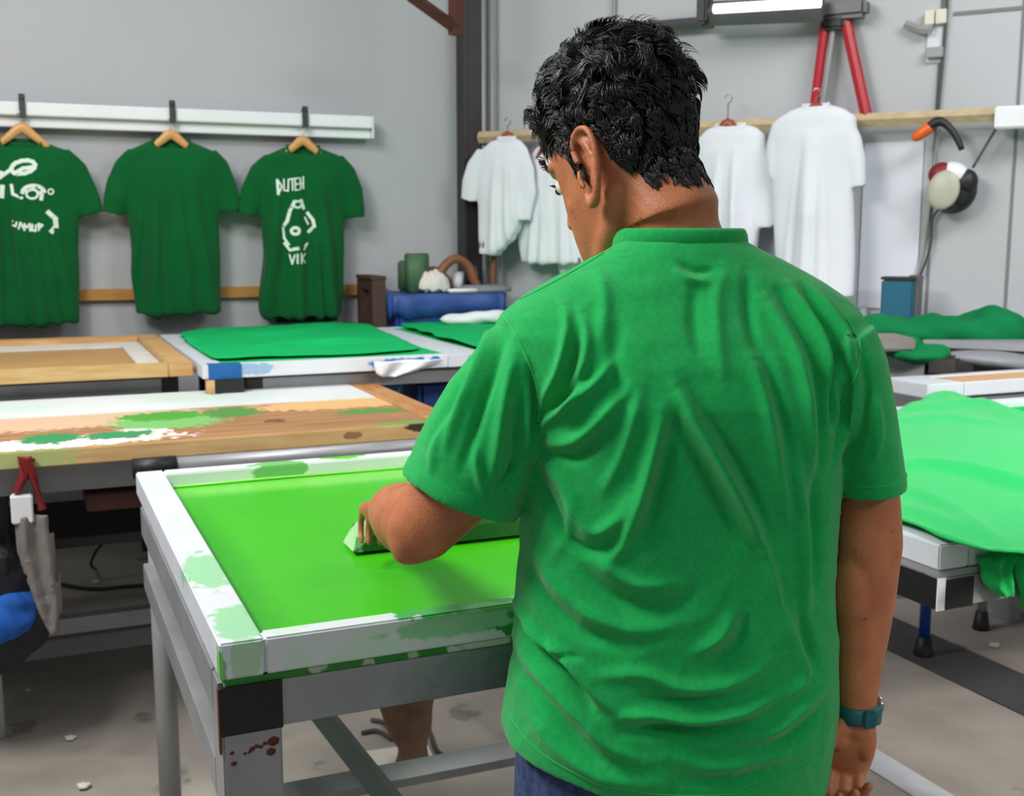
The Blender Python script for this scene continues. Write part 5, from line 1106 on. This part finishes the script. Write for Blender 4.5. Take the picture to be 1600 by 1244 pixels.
base = (np.arange(n)*K*3)[:, None, None]; kk_ = (np.arange(K-1)*3)[None, :, None]; jj = np.arange(3)[None, None]; j2 = (np.arange(3)+1) % 3
F4 = np.stack([base+kk_+jj, base+kk_+j2, base+kk_+3+j2, base+kk_+3+jj], 3).reshape(-1, 4)
hair = addman(link_mesh('hair', mh, mat('hair_underlayer', (16, 14, 15), .95, spec=.05), man))
ms = bpy.data.meshes.new('hair_strands'); ms.from_pydata(vv.tolist(), [], F4.tolist()); ms.shade_smooth()
so = link_mesh('hair_strands', ms, M['hair'], hair); ms.materials.append(M['hairg'])
grey = (rng.random(n) < np.where((SL[:, 1] > -.03) & (SL[:, 2] < .07) & (SL[:, 0] < 0), .22, .035)); mi = np.repeat(grey.astype(int), (K-1)*3); ms.polygons.foreach_set('material_index', mi); so['kind'] = 'stuff'

# watch
wc = B_(1341, 1110, 1.485); wu = Vector((.04, .0, 1)).normalized()
bm = NB(); rings = []
for z_, r_ in ((-.012, .0285), (-.0115, .0315), (.0115, .0315), (.012, .0285)):
    rings.append([wc+wu*z_+Vector((px_*1.0, py_*.95, 0)) for px_, py_ in supr(40, r_, r_, 2.2)])
loft(bm, rings); wt = addman(obj('watch', bm, M['watch'], man, True)); wt['label'] = 'teal wristwatch strap on the right wrist'
bm = NB(); ell(bm, wc+Vector((.030, .004, .006)), (.006, .014, .014)); obj('watch_case', bm, M['wcase'], wt, True)
bm = NB(); box(bm, -.008, .008, -.003, .003, -.0125, .0125, .002, Matrix.Translation(wc+Vector((.006, -.031, 0)))); obj('strap_keeper', bm, M['watch'], wt)
# jeans and shoes
bm = NB(); Rj = torso_rings(-.014, 0)[:2][::-1]; cj = sum(Rj[-1], Vector())/72
wr = [[cj+(p-cj)*.88+Vector((0, 0, .02)) for p in Rj[-1]], [cj+(p-cj)*.97+Vector((0, 0, -.02)) for p in Rj[-1]], [cj+Vector(((p-cj).x*.98, (p-cj).y*.95, -.10)) for p in Rj[-1]]]
loft(bm, wr)
hipL, hipR = cj+Vector((-.105, .0, -.06)), cj+Vector((.10, 0, -.06))
for hp, kn, an in ((hipL, Vector((hipL.x-.01, 1.52, .44)), Vector((hipL.x-.03, 1.50, .06))), (hipR, Vector((hipR.x+.01, 1.50, .44)), Vector((hipR.x+.02, 1.46, .06)))):
    capsule(bm, [hp, hp*.5+kn*.5, kn, kn*.5+an*.5, an], [(.098, .105), (.088, .095), (.070, .075), (.062, .066), (.062, .065)], 24, up=Vector((0, 1, 0)))
jm = fuse(bm, .007, 5, lambda c, n_: c+n_*(.004*snoise(c, 30, 6)*np.clip((1.0-c[:, 2]), .3, 1))[:, None], 0, 'jeans'); addman(link_mesh('jeans', jm, M['jeans'], man))
for s_, p in ((-1, Vector((hipL.x-.03, 1.50, 0))), (1, Vector((hipR.x+.02, 1.46, 0)))):
    bm = NB(); rings = []
    for y, hw, h_ in ((-.09, .025, .05), (-.07, .038, .075), (-.02, .042, .085), (.04, .043, .07), (.10, .048, .055), (.15, .044, .045), (.18, .028, .03), (.188, .01, .015)):
        rings.append([p+Vector((px_-y*.3, y, max(.0, h_/2+py_))) for px_, py_ in supr(20, hw, h_/2, 2.6)])
    loft(bm, rings); addman(obj('shoe', bm, M['shoe'], man, True))
